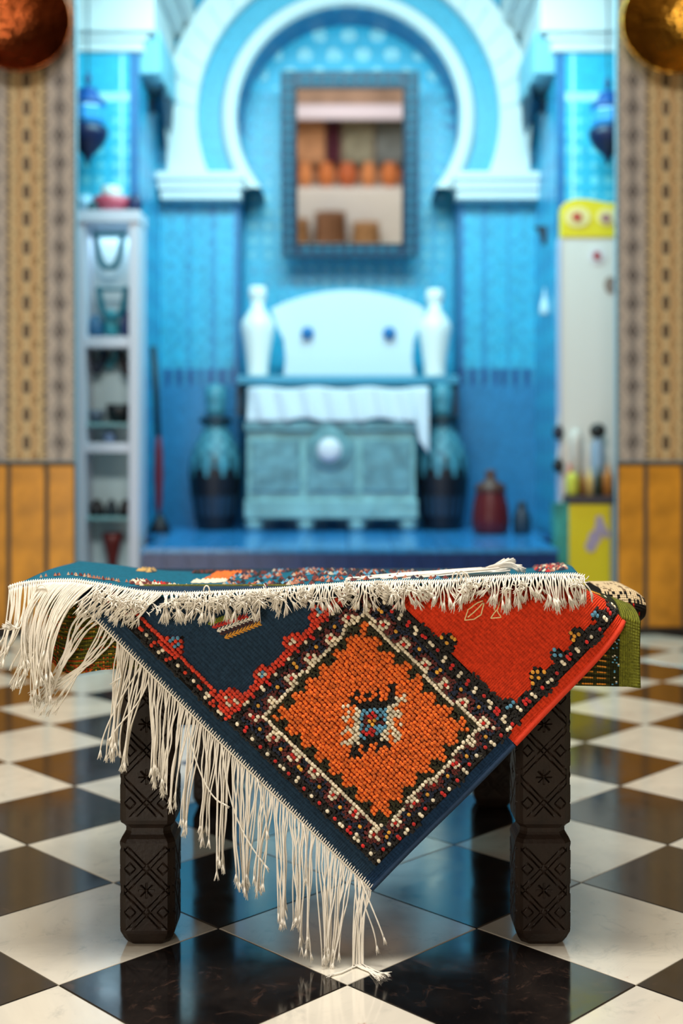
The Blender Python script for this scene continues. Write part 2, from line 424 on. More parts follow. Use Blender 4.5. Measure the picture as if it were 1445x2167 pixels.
# ceiling, side walls, rear wall
mp = mat('dark_cedar_plaster', rgb(112, 92, 72), .8)
g = MB(); g.box(-3.4, 3.4, -3.0, 7.5, 3.9, 3.98); g.build('ceiling', mp, kind='structure')
g = MB(); g.box(-3.5, -3.4, -3.0, 7.5, 0, 3.9); g.build('wall_far_left', mp, kind='structure')
g = MB(); g.box(3.4, 3.5, -3.0, 7.5, 0, 3.9); g.build('wall_far_right', mp, kind='structure')
g = MB(); g.box(-3.4, 3.4, -3.1, -3.0, 0, 3.9); g.build('wall_rear', mat('rear_plaster', rgb(168, 140, 118), .8, var=.3, vscale=3), kind='structure')
g = MB(); g.box(-1.0, 1.0, YN+.002, YN+.1, 0, 3.9); g.build('wall_niche_core', mp, kind='structure')

# blue tiled platform
zpl = .345
plat = empty('tiled_platform', (0, 6.1, 0), 'low blue tiled platform filling the alcove floor', 'platform')
g = MB((0, 6.1, 0)); g.box(-.905, .925, 5.40, YQ+.3, 0, zpl-.02); g.box(-1.05, 1.05, YQ, YN, 0, zpl-.02)
g.build('base', mat('platform_core', rgb(16, 50, 120), .5), plat)
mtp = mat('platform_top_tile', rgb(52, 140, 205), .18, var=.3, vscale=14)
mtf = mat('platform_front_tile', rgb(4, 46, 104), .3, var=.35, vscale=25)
k = 0
for yy in np.arange(5.38, 7.1, .2):
    for xx in np.arange(-1.0, 1.0, .2):
        x0, x1 = xx+.002, xx+.198
        if yy < YQ-.05 and (x1 < -.9 or x0 > .92): continue
        if yy < YQ-.05: x0 = max(x0, -.905); x1 = min(x1, .925)
        g = MB(((x0+x1)/2, yy+.1, zpl-.01)); g.box(x0, x1, yy+.002, min(yy+.198, YN-.01), zpl-.02, zpl); g.build('top_tile', mtp, plat)
for zz in (0.0, .108, .216):
    for xx in np.arange(-.905, .92, .1016):
        g = MB((xx+.05, 5.39, zz+.05)); g.box(xx+.001, xx+.1, 5.385, 5.40, zz+.001, zz+.106); g.build('front_tile', mtf, plat)

# ------------------------------------------------------------------ alcove furniture
M_dblue = mat('dark_blue_paint', rgb(18, 62, 88), .4, bump=.004, bscale=60)
# mirror
ms = 9*math.pi/180; ym = 7.02; sm = FPX/ym
mc = P(740, 545, ym); mir = empty('framed_mirror', tuple(mc), 'tall mirror in a carved dark blue frame inside the niche', 'mirror')
mir.rotation_euler = (ms*1.0, 0, 0)
hw = 143/sm; hh = 380/sm; iw = 114/sm; ih0 = 30/sm; ih1 = 345/sm
def mpart(name, boxes, m, bv=.004, **kw):
    g = MB()
    for b in boxes: g.box(*b)
    me = bpy.data.meshes.new(name); me.from_pydata(g.v, [], g.f); o = link(name, me, m, mir, **kw); bevel(o, bv); return o
mpart('frame_side', [(-hw, -iw, -.03, .01, 0, hh)], M_dblue); mpart('frame_side', [(iw, hw, -.03, .01, 0, hh)], M_dblue)
mpart('frame_rail', [(-iw, iw, -.03, .01, 0, ih0)], M_dblue); mpart('frame_rail', [(-iw, iw, -.03, .01, ih1, hh)], M_dblue)
mpart('glass', [(-iw, iw, -.012, -.004, ih0, ih1)], mat('mirror_glass', (.95, .95, .95), .02, metal=1), .0005)
mpart('inner_lip', [(-iw, -iw+.012, -.04, -.03, ih0, ih1), (iw-.012, iw, -.04, -.03, ih0, ih1), (-iw, iw, -.04, -.03, ih0-.012, ih0), (-iw, iw, -.04, -.03, ih1, ih1+.012)], mat('frame_lip', rgb(10, 30, 46), .4), .003)
knob = bpy.data.meshes.new('carved_boss'); bm = bmesh.new(); bmesh.ops.create_icosphere(bm, subdivisions=2, radius=.02); 
for v in bm.verts: v.co.y *= .5
bm.to_mesh(knob); bm.free(); knob.materials.append(mat('frame_boss', rgb(34, 104, 128), .4))
for k in range(18):
    for s in (-1, 1):
        o = link('carved_boss', knob, None, mir); o.location = (s*(hw+iw)/2, -.03, .03+k*(hh-.06)/17)
for k in range(1, 10):
    for z in (ih0/2, (ih1+hh)/2):
        o = link('carved_boss', knob, None, mir); o.location = (-iw+k*2*iw/10, -.03, z)
# shelf, vases, arched panel
YS = 6.72; SS = FPX/YS
def px(x, Y): return (x-VX)*Y/FPX
def pz(y, Y): return H-(y-HY)*Y/FPX
sh = empty('wall_shelf', (px(735, YS), YS, pz(797, YS)), 'long blue shelf across the niche carrying two white vases', 'shelf')
g = MB(tuple(sh.location)); g.box(px(503, YS), px(968, YS), YS-.10, YB+.1, pz(815, YS), pz(797, YS)); bevel(g.build('board', mat('shelf_blue', rgb(60, 140, 170), .4), sh), .005)
for x in (508, 962):
    g = MB((px(x, YS), YS, pz(850, YS))); g.box(px(x-6, YS), px(x+6, YS), YS-.05, YB+.05, pz(880, YS), pz(816, YS)); g.build('bracket', mat('shelf_gap_shade', rgb(20, 50, 70), .5), sh)  # dark blocks stand in for the shaded gaps at the shelf ends
M_cer = mat('white_ceramic', rgb(236, 240, 236), .25)
for cx, lb, g_ in ((545, 'white ceramic vase at the left end of the blue shelf', 0), (920, 'white ceramic vase at the right end of the blue shelf', 1)):
    y0 = 797; yt = 606+g_*6; k = (y0-yt)/190
    prof = [(0, 190), (17, 189), (18, 165), (15, 158), (13, 148), (17, 140), (26, 128), (34, 115), (36, 106), (34, 92), (30, 70), (26, 45), (23, 20), (22, 4), (23, 0), (0, 0)]
    V = MB((px(cx, YS), YS, pz(y0, YS))); V.lathe(px(cx, YS), YS, [(r/SS, pz(y0, YS)+h*k/SS) for r, h in prof[3:][::-1]], 40)
    vb = V.build('vase', M_cer, smooth=True, label=lb, cat='vase', group='pair of white vases')
    L2 = MB((px(cx, YS), YS, pz(y0, YS))); L2.lathe(px(cx, YS), YS, [(r/SS, pz(y0, YS)+h*k/SS) for r, h in [(13, 158), (17, 163), (19, 172), (19, 182), (17, 189), (8, 190)]], 32); L2.build('lid', M_cer, vb, smooth=True)
YH = 6.80; SH = FPX/YH
pan = empty('arched_panel', (px(737, YH), YH, pz(797, YH)), 'pale arched panel with two dark blue studs behind the vases', 'panel')
out = [(600, 797), (604, 760), (600, 720), (585, 690), (574, 655)]
for k in range(17):
    t = k/16; x = 574+t*326; out.append((x, 655-40*math.sin(math.pi*t)**.8))
out += [(900, 655), (888, 690), (876, 720), (872, 760), (878, 797)]
bm = bmesh.new(); vs = [bm.verts.new((px(x, YH)-pan.location.x, -.02, pz(y, YH)-pan.location.z)) for x, y in out]
f = bm.faces.new(vs); r = bmesh.ops.extrude_face_region(bm, geom=[f]); bmesh.ops.translate(bm, vec=(0, .04, 0), verts=[v for v in r['geom'] if isinstance(v, bmesh.types.BMVert)])
bmesh.ops.recalc_face_normals(bm, faces=bm.faces); me = bpy.data.meshes.new('panel'); bm.to_mesh(me); bm.free()
bevel(link('board', me, mat('pale_panel', rgb(205, 222, 232), .4), pan), .006)
for x in (651, 823):
    g = MB((px(x, YH), YH-.02, pz(706, YH))); g.lathe(px(x, YH), pz(706, YH), [(.001, YH-.07), (.022, YH-.065), (.033, YH-.05), (.036, YH-.03), (.03, YH-.02)], 24, axis='y'); g.build('stud', mat('stud_blue', rgb(20, 110, 175), .35), pan, smooth=True)
# chest
YC = 6.45; SC = FPX/YC
zc0 = zpl+.04
M_chest = mat('pale_carved_wood', rgb(130, 182, 186), .5, bump=.012, bscale=18, var=.25, vscale=9)
M_chest2 = mat('chest_carving', rgb(104, 152, 162), .5, bump=.01, bscale=22, var=.3, vscale=14)
ch = empty('carved_chest', (px(700, YC), YC+.15, zpl), 'large pale carved chest with a round white medallion in the niche', 'chest')
x0, x1 = px(517, YC), px(884, YC); zt = pz(905, YC)
def cpart(n, b, m, bv=.006):
    g = MB(tuple(ch.location)); g.box(*b); return bevel(g.build(n, m, ch), bv)
cpart('body', (x0+.012, x1-.012, YC, YC+.38, zc0+.06, zt-.02), M_chest)
cpart('lid', (x0, x1, YC-.02, YC+.39, zt-.018, zt+.03), M_chest2)
cpart('base_rail', (x0, x1, YC-.012, YC+.38, zc0+.03, zc0+.13), M_chest)
for k in range(3):
    a = x0+.03+k*(x1-x0-.04)/3
    cpart('carved_panel', (a+.01, a+(x1-x0)/3-.04, YC-.014, YC+.002, zc0+.17, zt-.06), M_chest2)
for k in range(4):
    a = x0+.05+k*(x1-x0-.1)/3
    g = MB(tuple(ch.location)); g.lathe(a, YC+.04, [(.03, zpl), (.045, zpl+.02), (.05, zpl+.045), (.035, zpl+.075)], 18); g.build('foot', M_chest, ch, smooth=True)
g = MB(tuple(ch.location)); xm, zm = px(697, YC), pz(952, YC)
g.lathe(xm, zm, [(.115, YC), (.11, YC-.02), (.09, YC-.03), (.07, YC-.025)], 32, axis='y'); g.build('medallion_ring', M_chest2, ch, smooth=True)
g = MB(tuple(ch.location)); g.lathe(xm, zm, [(.066, YC-.02), (.06, YC-.045), (.035, YC-.055), (.001, YC-.058)], 32, axis='y'); g.build('medallion', mat('medallion_white', rgb(225, 230, 240), .3), ch, smooth=True)
# cloth heaped on the chest
def cloth(i, j):
    t = i/60; x = px(524, YC)+t*(px(906, YC)-px(524, YC)); s = j/24
    zt2 = pz(822, YC)+.006*math.sin(t*21); zl = pz(893+8*math.sin(t*15)+(62*max(0, (t-.9)/.1)**1.0), YC)
    zl = max(zl, zt+.034) if t < .95 else zl
    if s < .6: q = s/.6; z = zl+(zt2-zl)*q; y = YC-.03+.012*math.sin(t*47+q*2)+.02*q
    else: q = (s-.6)/.4; z = zt2+.01*math.sin(q*3); y = YC-.01+.34*q
    if t > .95: y -= .0
    return (x-px(715, YC), y-YC, z-zt)
me = grid_mesh('cloth', 60, 24, cloth); o = link('folded_cloth', me, mat('pale_cloth', rgb(214, 226, 238), .8, bump=.003, bscale=40), smooth=True, label='pale folded cloth heaped on top of the carved chest', cat='cloth')
o.location = (px(715, YC), YC, zt); sl = o.modifiers.new('s', 'SOLIDIFY'); sl.thickness = .008
# tall lidded jars
def jar(cx, lb):
    YJ = 6.62; S = FPX/YJ; z0 = zpl; X = px(cx, YJ)
    prof = [(34, 0), (40, 6), (46, 30), (52, 70), (56, 110), (55, 140), (48, 165), (36, 190), (26, 205), (24, 215), (32, 222), (33, 226), (22, 234), (20, 250), (22, 268), (24, 285), (17, 296), (6, 300)]
    hs = (z0, pz(812, YJ)); k = (hs[1]-hs[0])/300
    root = empty('tall_jar', (X, YJ, z0), lb, 'jar', 'pair of patterned jars')
    def cf(i, kk):
        h = prof[i][1]; th = kk/40*10
        if h < 6: return rgb(12, 16, 26)
        zig = abs((th % 1)-.5)*2
        if h >= 105: return rgb(60, 130, 150) if (kk+i) % 2 else rgb(110, 180, 196)
        if h >= 65: return rgb(70, 150, 170) if zig > .55 else rgb(8, 14, 22)
        return rgb(30, 62, 84) if (abs(zig-.5) < .22 and i % 2 == 0) else rgb(10, 16, 26)
    pr = []
    for (r0, h0), (r1, h1) in zip(prof[:10], prof[1:11]):
        pr.append((r0, h0)); pr.append(((r0+r1)/2, (h0+h1)/2))
    pr.append(prof[10]); P2 = [(r/S, z0+h*k) for r, h in pr]
    def cf2(i, kk):
        h = pr[i][1]; th = kk/40*10; zig = abs((th % 1)-.5)*2
        j = .8+.4*rng.random()
        if h < 10: c = rgb(14, 20, 34)
        elif h > 150: c = rgb(44, 110, 132) if (kk//2+i) % 2 else rgb(84, 150, 166)
        elif h > 95: c = rgb(66, 138, 158) if zig > 1-(h-80)/80 else rgb(8, 14, 24)
        else: c = rgb(34, 66, 92) if (abs(zig-.5) < .25 and (i//2) % 2 == 0) else rgb(10, 16, 28)
        return tuple(q*j for q in c)
    g = MB((X, YJ, z0)); g.lathe(X, YJ, P2, 40, cf=cf2); g.build('body', M_mosaic, root, smooth=True)
    g = MB((X, YJ, z0)); g.lathe(X, YJ, [(r/S, z0+h*k) for r, h in [(30, 218), (35, 222), (35, 228), (28, 231)]], 40); g.build('collar', mat('jar_collar', rgb(14, 26, 34), .4), root, smooth=True)
    g = MB((X, YJ, z0)); g.lathe(X, YJ, [(r/S, z0+h*k) for r, h in prof[12:]], 40); g.build('lid', mat('jar_lid', rgb(70, 140, 160), .35, var=.3, vscale=30), root, smooth=True)
jar(456, 'tall dark patterned jar with lid left of the carved chest'); jar(936, 'tall dark patterned jar with lid right of the carved chest')
YR = 6.3
g = MB((px(1038, YR), YR, zpl)); S = FPX/YR
g.lathe(px(1038, YR), YR, [(r/S, zpl+h/S) for r, h in [(30, 0), (38, 6), (40, 30), (37, 60), (31, 85), (28, 100), (26, 104), (2, 106)]], 28)
pot = g.build('lidded_pot', mat('dark_red_glaze', rgb(96, 22, 26), .35), smooth=True, label='dark red rounded pot standing right of the right jar', cat='pot')
g = MB((px(1038, YR), YR, zpl)); g.lathe(px(1038, YR), YR, [(r/S, zpl+h/S) for r, h in [(31, 88), (34, 92), (30, 104), (14, 112), (9, 124), (14, 130), (4, 136)]], 28); g.build('lid', mat('pot_lid_brown', rgb(86, 52, 40), .4), pot, smooth=True)
g = MB((px(1104, YR), YR, zpl)); g.lathe(px(1104, YR), YR, [(r/S, zpl+h/S) for r, h in [(16, 0), (20, 8), (19, 35), (12, 52), (9, 62), (12, 68)]], 24)
g.build('small_pot', mat('dark_pot', rgb(36, 60, 78), .4), smooth=True, label='small dark blue grey pot beside the dark red pot', cat='pot')
YU = 6.35; S = FPX/YU; X = px(338, YU)
g = MB((X, YU, zpl)); g.lathe(X, YU, [(r/S, zpl+h/S) for r, h in [(22, 0), (24, 8), (12, 30), (6, 40)]], 20)
um = g.build('floor_stand', mat('stand_dark', rgb(20, 26, 36), .5), smooth=True, label='slim dark stand holding a narrow dark red shade by the left alcove wall', cat='stand')
g = MB((X, YU, zpl)); g.lathe(X-.006, YU, [(r/S, zpl+h/S) for r, h in [(2, 30), (7, 60), (10, 120), (9, 170), (6, 200), (3, 210)]], 20); g.build('shade', mat('dark_red_shade', rgb(112, 26, 44), .6), um, smooth=True)
g = MB((X, YU, zpl)); g.tube([(X-.01, YU, zpl+205/S), (X-.02, YU, zpl+300/S), (X-.035, YU, zpl+395/S)], .016, 8); g.build('pole', mat('stand_pole', rgb(22, 44, 52), .5), um, smooth=True)
# bowl-shaped wall lamps on the pier returns
for s, pxx, lb in ((-1, 320, 'dark blue cone lamp on the left side of the arch'), (1, 1158, 'dark blue cone lamp on the right side of the arch')):
    Yl = 6.55; S = FPX/Yl; xw = s*1.055; zl = pz(222, Yl)
    g = MB((xw, Yl, zl)); d = -s
    g.lathe(Yl, zl, [(.012, xw), (.03, xw+d*.02), (.07, xw+d*.055), (.13, xw+d*.09), (.155, xw+d*.10), (.15, xw+d*.104), (.06, xw+d*.06)], 28, axis='x')
    lp = g.build('cone_lamp', M_dblue, smooth=True, label=lb, cat='lamp', group='pair of cone lamps')
    g = MB((xw, Yl, zl)); g.lathe(Yl, zl, [(.05, xw+d*.0005), (.05, xw+d*.012), (.02, xw+d*.03)], 20, axis='x'); g.build('wall_mount', mat('lamp_mount', rgb(14, 30, 52), .4), lp, smooth=True)
# hanging lanterns in front of the piers
def lantern(cx, Yl, y_top, y_bot, lb):
    S = FPX/Yl; X = px(cx, Yl); root = empty('hanging_lantern', (X, Yl, pz(y_bot, Yl)), lb, 'lantern', 'pair of metal lanterns')
    k = (y_bot-y_top)/190; Z = lambda h: pz(y_bot, Yl)+h*k/S
    def pt(n, prof, m): g = MB(tuple(root.location)); g.lathe(X, Yl, [(r/S*k, Z(h)) for r, h in prof], 8 if n == 'cage' else 24); g.build(n, m, root, smooth=n != 'cage')
    pt('finial', [(2, 158), (4, 165), (8, 172), (5, 180), (2, 190)], mat('lantern_metal', rgb(18, 60, 110), .4))
    pt('dome', [(38, 118), (34, 128), (22, 140), (20, 150), (12, 156), (3, 160)], mat('lantern_dome', rgb(22, 74, 140), .35))
    pt('cage', [(30, 80), (36, 88), (37, 112), (36, 118)], mat('lantern_glass', rgb(60, 150, 215), .2))
    pt('base', [(2, 0), (6, 12), (10, 20), (30, 40), (40, 60), (40, 74), (30, 80)], mat('lantern_base', rgb(10, 26, 66), .4))
    g = MB(tuple(root.location)); a = Vector((X, Yl, Z(188))); zt_ = 3.88
    g.tube([tuple(a), (X, Yl, (a.z+zt_)/2), (X, Yl, zt_+.02)], .004, 6); g.build('chain', mat('lantern_chain', rgb(20, 60, 90), .5), root)
lantern(186, 6.0, 150, 350, 'blue metal lantern hanging above the white display cabinet')
lantern(1286, 6.0, 160, 350, 'blue metal lantern hanging above the yellow topped stand')
# small bracket and pale drop on right return
Yk = 6.5
g = MB((1.05, Yk, pz(480, Yk))); g.add([(1.055, Yk, pz(478, Yk)), (px(1130, Yk), Yk, pz(478, Yk)), (px(1142, Yk), Yk, pz(490, Yk)), (px(1148, Yk), Yk, pz(516, Yk)), (1.055, Yk, pz(516, Yk)),
    (1.055, Yk+.03, pz(478, Yk)), (px(1130, Yk), Yk+.03, pz(478, Yk)), (px(1142, Yk), Yk+.03, pz(490, Yk)), (px(1148, Yk), Yk+.03, pz(516, Yk)), (1.055, Yk+.03, pz(516, Yk))],
    [(0, 1, 2, 3, 4), (9, 8, 7, 6, 5), (0, 5, 6, 1), (1, 6, 7, 2), (2, 7, 8, 3), (3, 8, 9, 4), (4, 9, 5, 0)])
g.build('wall_bracket', mat('bracket_dark', rgb(14, 26, 44), .5), label='small dark bracket on the alcove wall left of the yellow topped stand', cat='bracket')
Yk = 6.45; Xk = px(1152, Yk); S = FPX/Yk
g = MB((Xk, Yk, pz(668, Yk))); g.lathe(Xk, Yk, [(r/S, pz(668, Yk)+h/S) for r, h in [(7, 0), (11, 5), (10, 20), (5, 36), (1.5, 52), (1, 60)]], 20)
pd = g.build('hanging_pendant', mat('pale_glass_pendant', rgb(200, 225, 235), .2), smooth=True, label='small pale drop shaped pendant hanging by the right alcove wall', cat='ornament')
g = MB((Xk, Yk, pz(668, Yk))); g.tube([(Xk, Yk, pz(610, Yk)), (Xk+.01, Yk, pz(570, Yk)), (1.052, Yk, pz(516, Yk))], .003, 5); g.build('cord', mat('pendant_cord', rgb(50, 130, 170), .6), pd)

# ------------------------------------------------------------------ left display cabinet
YD = 5.75; SD = FPX/YD
cab = empty('display_cabinet', (px(235, YD), YD+.15, 0), 'narrow white open display cabinet beside the left pillar', 'cabinet')
M_cw = mat('cabinet_white', rgb(205, 210, 224), .45); M_ci = mat('cabinet_inside', rgb(120, 165, 170), .5)
def kp(n, b, m, bv=.003):
    g = MB(tuple(cab.location)); g.box(*b); return bevel(g.build(n, m, cab), bv)
cl, cr = px(160, YD), px(294, YD); zt = pz(470, YD)
kp('side_panel', (cl, cl+.044, YD, YD+.2, 0, zt), M_cw); kp('side_panel', (cr-.048, cr, YD, YD+.2, 0, zt), M_cw)
kp('top_board', (cl-.005, cr+.005, YD-.01, YD+.21, zt, zt+.055), M_cw)
kp('back_panel', (cl+.03, cr-.03, YD+.18, YD+.2, 0, zt), mat('cabinet_back', rgb(190, 215, 220), .5))
for y0, y1 in ((712, 735), (937, 958)): kp('shelf', (cl+.044, cr-.048, YD+.005, YD+.18, pz(y1, YD), pz(y0, YD)), M_cw)
kp('bottom_board', (cl+.044, cr-.048, YD+.005, YD+.18, .02, .06), M_cw)
kp('glass_shelf', (cl+.044, cr-.048, YD+.03, YD+.18, pz(902, YD), pz(895, YD)), M_ci); kp('glass_shelf', (cl+.044, cr-.048, YD+.03, YD+.18, pz(1102, YD), pz(1095, YD)), M_ci)
M_turq = mat('turquoise_beads', rgb(16, 112, 130), .4)
bead = bpy.data.meshes.new('bead'); bm = bmesh.new(); bmesh.ops.create_icosphere(bm, subdivisions=1, radius=.015); bm.to_mesh(bead); bm.free()
def necklace(cx, yt, yb, wd, Y, lb):
    root = empty('bead_necklace', (px(cx, Y), Y, pz(yt, Y)), lb, 'necklace', 'turquoise bead necklaces in the cabinet')
    nb = 26; me = bead
    for k in range(nb):
        t = k/(nb-1)*2-1
        x = cx+wd*math.copysign(abs(t)**.55, t); y = yb-(yb-yt)*abs(t)**1.9
        p = P(x, y, Y); o = bpy.data.objects.new('bead', me); COL.objects.link(o); o.parent = root; o.location = p-root.location; o.scale = (1.15, 1.15, 1.15)
    g = MB(tuple(root.location)); a, b = P(cx-wd, yt, Y), P(cx+wd, yt, Y); g.tube([tuple(a), tuple((a+b)/2), tuple(b)], .009, 6); g.build('hanging_rod', M_turq, root, smooth=True)
bead.materials.append(M_turq)
necklace(231, 497, 566, 29, YD+.08, 'turquoise bead necklace hanging uppermost in the white cabinet')
necklace(238, 612, 672, 29, YD+.08, 'turquoise bead necklace hanging just below the uppermost one')
def lump(name, cx, y_base, w_, h_, Y, color, lb, cat, group=None, prof=None, n=20, rough=.4):
    S = FPX/Y; X = px(cx, Y); z = pz(y_base, Y)
    prof = prof or [(.7, 0), (.95, .08), (1, .35), (.8, .7), (.45, .92), (.1, 1)]
    g = MB((X, Y, z)); g.lathe(X, Y, [(r*w_/2/S, z+h*h_/S) for r, h in prof], n)
    return g.build(name, mat(name, color, rough, var=.2, vscale=30), smooth=True, label=lb, cat=cat, group=group)
g1 = 'trinkets in the white cabinet'
lump('trinket_box', 204, 711, 36, 46, YD+.1, rgb(34, 92, 130), 'blue rounded trinket at the left on the first cabinet shelf', 'trinket', g1)
lump('trinket_box', 236, 711, 34, 58, YD+.12, rgb(50, 150, 165), 'turquoise trinket in the middle of the first cabinet shelf', 'trinket', g1)
lump('trinket_box', 268, 711, 26, 56, YD+.1, rgb(20, 44, 96), 'navy trinket at the right on the first cabinet shelf', 'trinket', g1)
def collar(cx, yt, yb, wd, Y, color, lb, th=.018):
    pts = []
    for k in range(17):
        t = k/8-1; pts.append(tuple(P(cx+wd*t, yb-(yb-yt)*abs(t)**1.6, Y)))
    g = MB(pts[8]); g.tube(pts, th, 8); return g.build('necklace', mat('dark_necklace', color, .4), smooth=True, label=lb, cat='necklace', group='dark necklaces in the cabinet')
collar(205, 742, 786, 18, YD+.12, rgb(26, 40, 60), 'dark navy necklace looped under the upper white shelf at the left')
collar(232, 740, 775, 16, YD+.15, rgb(70, 150, 165), 'pale turquoise necklace looped between two dark ones')
collar(268, 742, 790, 14, YD+.12, rgb(34, 28, 34), 'blackish necklace looped under the upper white shelf at the right')
lump('dark_bowl', 252, 894, 56, 38, YD+.12, rgb(16, 18, 22), 'black rounded bowl on the middle glass shelf', 'bowl', prof=[(.5, 0), (.6, .05), (.9, .5), (1, 1), (.9, .95), (.1, .4)])
lump('grey_bowl', 205, 894, 34, 26, YD+.1, rgb(80, 92, 110), 'grey small bowl left of the black bowl', 'bowl', prof=[(.5, 0), (.6, .05), (.9, .5), (1, 1), (.9, .95), (.1, .4)])
lump('grey_jar', 232, 936, 24, 26, YD+.1, rgb(110, 140, 180), 'small blue grey jar on the lower white shelf', 'jar')
for cx, ww, c, lb in ((205, 34, rgb(26, 32, 38), 'leftmost dark bowl on the lowest glass shelf'), (236, 26, rgb(30, 50, 60), 'middle dark bowl on the lowest glass shelf'), (266, 30, rgb(16, 18, 24), 'rightmost dark bowl on the lowest glass shelf')):
    lump('dark_bowl', cx, 1094, ww, 38, YD+.12, c, lb, 'bowl', 'dark bowls on the lowest shelf')
lump('red_cup', 238, 1182, 44, 54, YD+.1, rgb(96, 26, 22), 'dark red tapered cup near the cabinet foot', 'cup', prof=[(.25, -.45), (.45, -.42), (.5, 0), (.8, .6), (1, 1), (.9, 1), (.2, .2)])
# things on top of the cabinet
zt2 = zt+.055; S = FPX/(YD+.12)
def topthing(name, cx, wpx, hpx, color, lb, cat, prof=None, Y=YD+.12, group=None):
    X = px(cx, Y); S = FPX/Y
    prof = prof or [(.5, 0), (.6, .04), (.9, .5), (1, 1), (.94, 1), (.1, .2)]
    g = MB((X, Y, zt2)); g.lathe(X, Y, [(r*wpx/2/S, zt2+h*hpx/S) for r, h in prof], 24)
    return g.build(name, mat(name, color, .4), smooth=True, label=lb, cat=cat, group=group)
topthing('pink_bowl', 238, 84, 34, rgb(190, 80, 100), 'wide pink red bowl on top of the white cabinet', 'bowl')
topthing('white_jar', 236, 44, 62, rgb(205, 222, 224), 'white jar with teal foot inside the pink red bowl', 'jar', [(.5, .3), (.6, .4), (1, .6), (1, .95), (.7, 1), (.1, 1)], Y=YD+.13)
topthing('pale_cup', 180, 30, 46, rgb(150, 190, 215), 'pale blue cup left of the pink red bowl', 'cup', Y=YD+.2)
topthing('dark_pot', 196, 22, 22, rgb(20, 70, 80), 'tiny dark teal pot in front of the pale blue cup', 'pot', [(.7, 0), (1, .3), (1, .7), (.6, 1), (.1, 1)], Y=YD+.05)
topthing('dark_pot', 286, 30, 40, rgb(20, 40, 84), 'tiny navy pot at the right end of the cabinet top', 'pot', [(.7, 0), (1, .3), (1, .7), (.6, 1), (.1, 1)], Y=YD+.08)

# ------------------------------------------------------------------ right: white board with yellow header, low yellow cabinet
YF = 5.75
st = empty('display_stand', (px(1245, YF), YF+.15, 0), 'tall white display stand with a yellow header beside the right pillar', 'display stand')
M_ye = mat('yellow_print', rgb(236, 212, 40), .4)
def spart(n, b, m, root, bv=.003):
    g = MB(tuple(root.location)); g.box(*b); return bevel(g.build(n, m, root), bv)
xa, xb = px(1188, YF), px(1325, YF)
spart('body', (xa, xb, YF, YF+.1, 0, pz(503, YF)), M_white, st)
spart('edge_strip', (xa-.012, xa, YF-.005, YF+.08, 0, pz(503, YF)), mat('strip_lilac', rgb(190, 200, 226), .4), st)
bm = bmesh.new(); pts = [(1187, 503), (1187, 440), (1196, 428), (1215, 421), (1240, 421), (1262, 425), (1290, 430), (1325, 426), (1325, 503)]
vs = [bm.verts.new(P(x, y, YF)-st.location+Vector((0, -.005, 0))) for x, y in pts]; f = bm.faces.new(vs)
r = bmesh.ops.extrude_face_region(bm, geom=[f]); bmesh.ops.translate(bm, vec=(0, .07, 0), verts=[v for v in r['geom'] if isinstance(v, bmesh.types.BMVert)])
bmesh.ops.recalc_face_normals(bm, faces=bm.faces); me = bpy.data.meshes.new('header'); bm.to_mesh(me); bm.free(); bevel(link('header', me, M_ye, st), .003)
def disc(n, cx, cy, r, Y, color, root, sx=1, dy=.004):
    S = FPX/Y; g = MB(tuple(root.location)); X = px(cx, Y); Z = pz(cy, Y)
    vs = [(X+sx*r/S*math.cos(a), Y, Z+r/S*math.sin(a)) for a in [2*math.pi*k/28 for k in range(28)]]
    g.add(vs+[(x, Y+dy, z) for x, _, z in vs], [tuple(range(28))[::-1], tuple(range(28, 56))]+[(k, (k+1) % 28, 28+(k+1) % 28, 28+k) for k in range(28)])
    return g.build(n, mat(n, color, .5), root)
disc('header_badge', 1222, 459, 22, YF-.009, rgb(240, 222, 150), st, 1.25); disc('header_emblem', 1221, 459, 9, YF-.013, rgb(196, 70, 60), st, 1.2)
disc('header_badge', 1284, 459, 18, YF-.009, rgb(240, 222, 150), st, 1.2); disc('header_emblem', 1282, 461, 9, YF-.013, rgb(170, 120, 120), st, 1.2)
disc('round_sticker', 1263, 541, 18, YF-.004, rgb(224, 222, 226), st); disc('sticker_emblem', 1263, 541, 9, YF-.008, rgb(170, 50, 66), st, .9)
disc('brown_sticker', 1291, 603, 18, YF-.004, rgb(150, 130, 120), st, .7)
ys = 5.6; S = FPX/ys
yc = empty('yellow_cabinet', (px(1250, ys), ys+.1, 0), 'low bright yellow cabinet with a purple flower print beside the right pillar', 'cabinet')
spart('body', (px(1204, ys), px(1292, ys), ys, ys+.14, 0, pz(1066, ys)), M_ye, yc)
spart('edge_trim', (px(1292, ys), px(1303, ys), ys-.003, ys+.14, 0, pz(1066, ys)), mat('trim_grey', rgb(150, 150, 150), .4), yc)
g = MB(tuple(yc.location)); xl = px(1176, ys); xr_ = px(1204, ys)
g.box(xl, xr_, ys+.004, ys+.14, 0, pz(1066, ys)); g.build('side_panel', mat('teal_green_panel', rgb(60, 150, 140), .4, var=.5, vscale=9), yc)
spart('top_board', (px(1202, ys), px(1304, ys), ys-.01, ys+.14, pz(1066, ys), pz(1050, ys)), mat('cab_top', rgb(70, 60, 66), .5), yc)
for cx, cy, r in ((1270, 1118, 14), (1258, 1138, 15), (1250, 1155, 13), (1268, 1100, 9), (1282, 1130, 9)): disc('printed_petal', cx, cy, r, ys-.002-.001*(r % 3), rgb(176, 160, 188), yc, .9, .001)
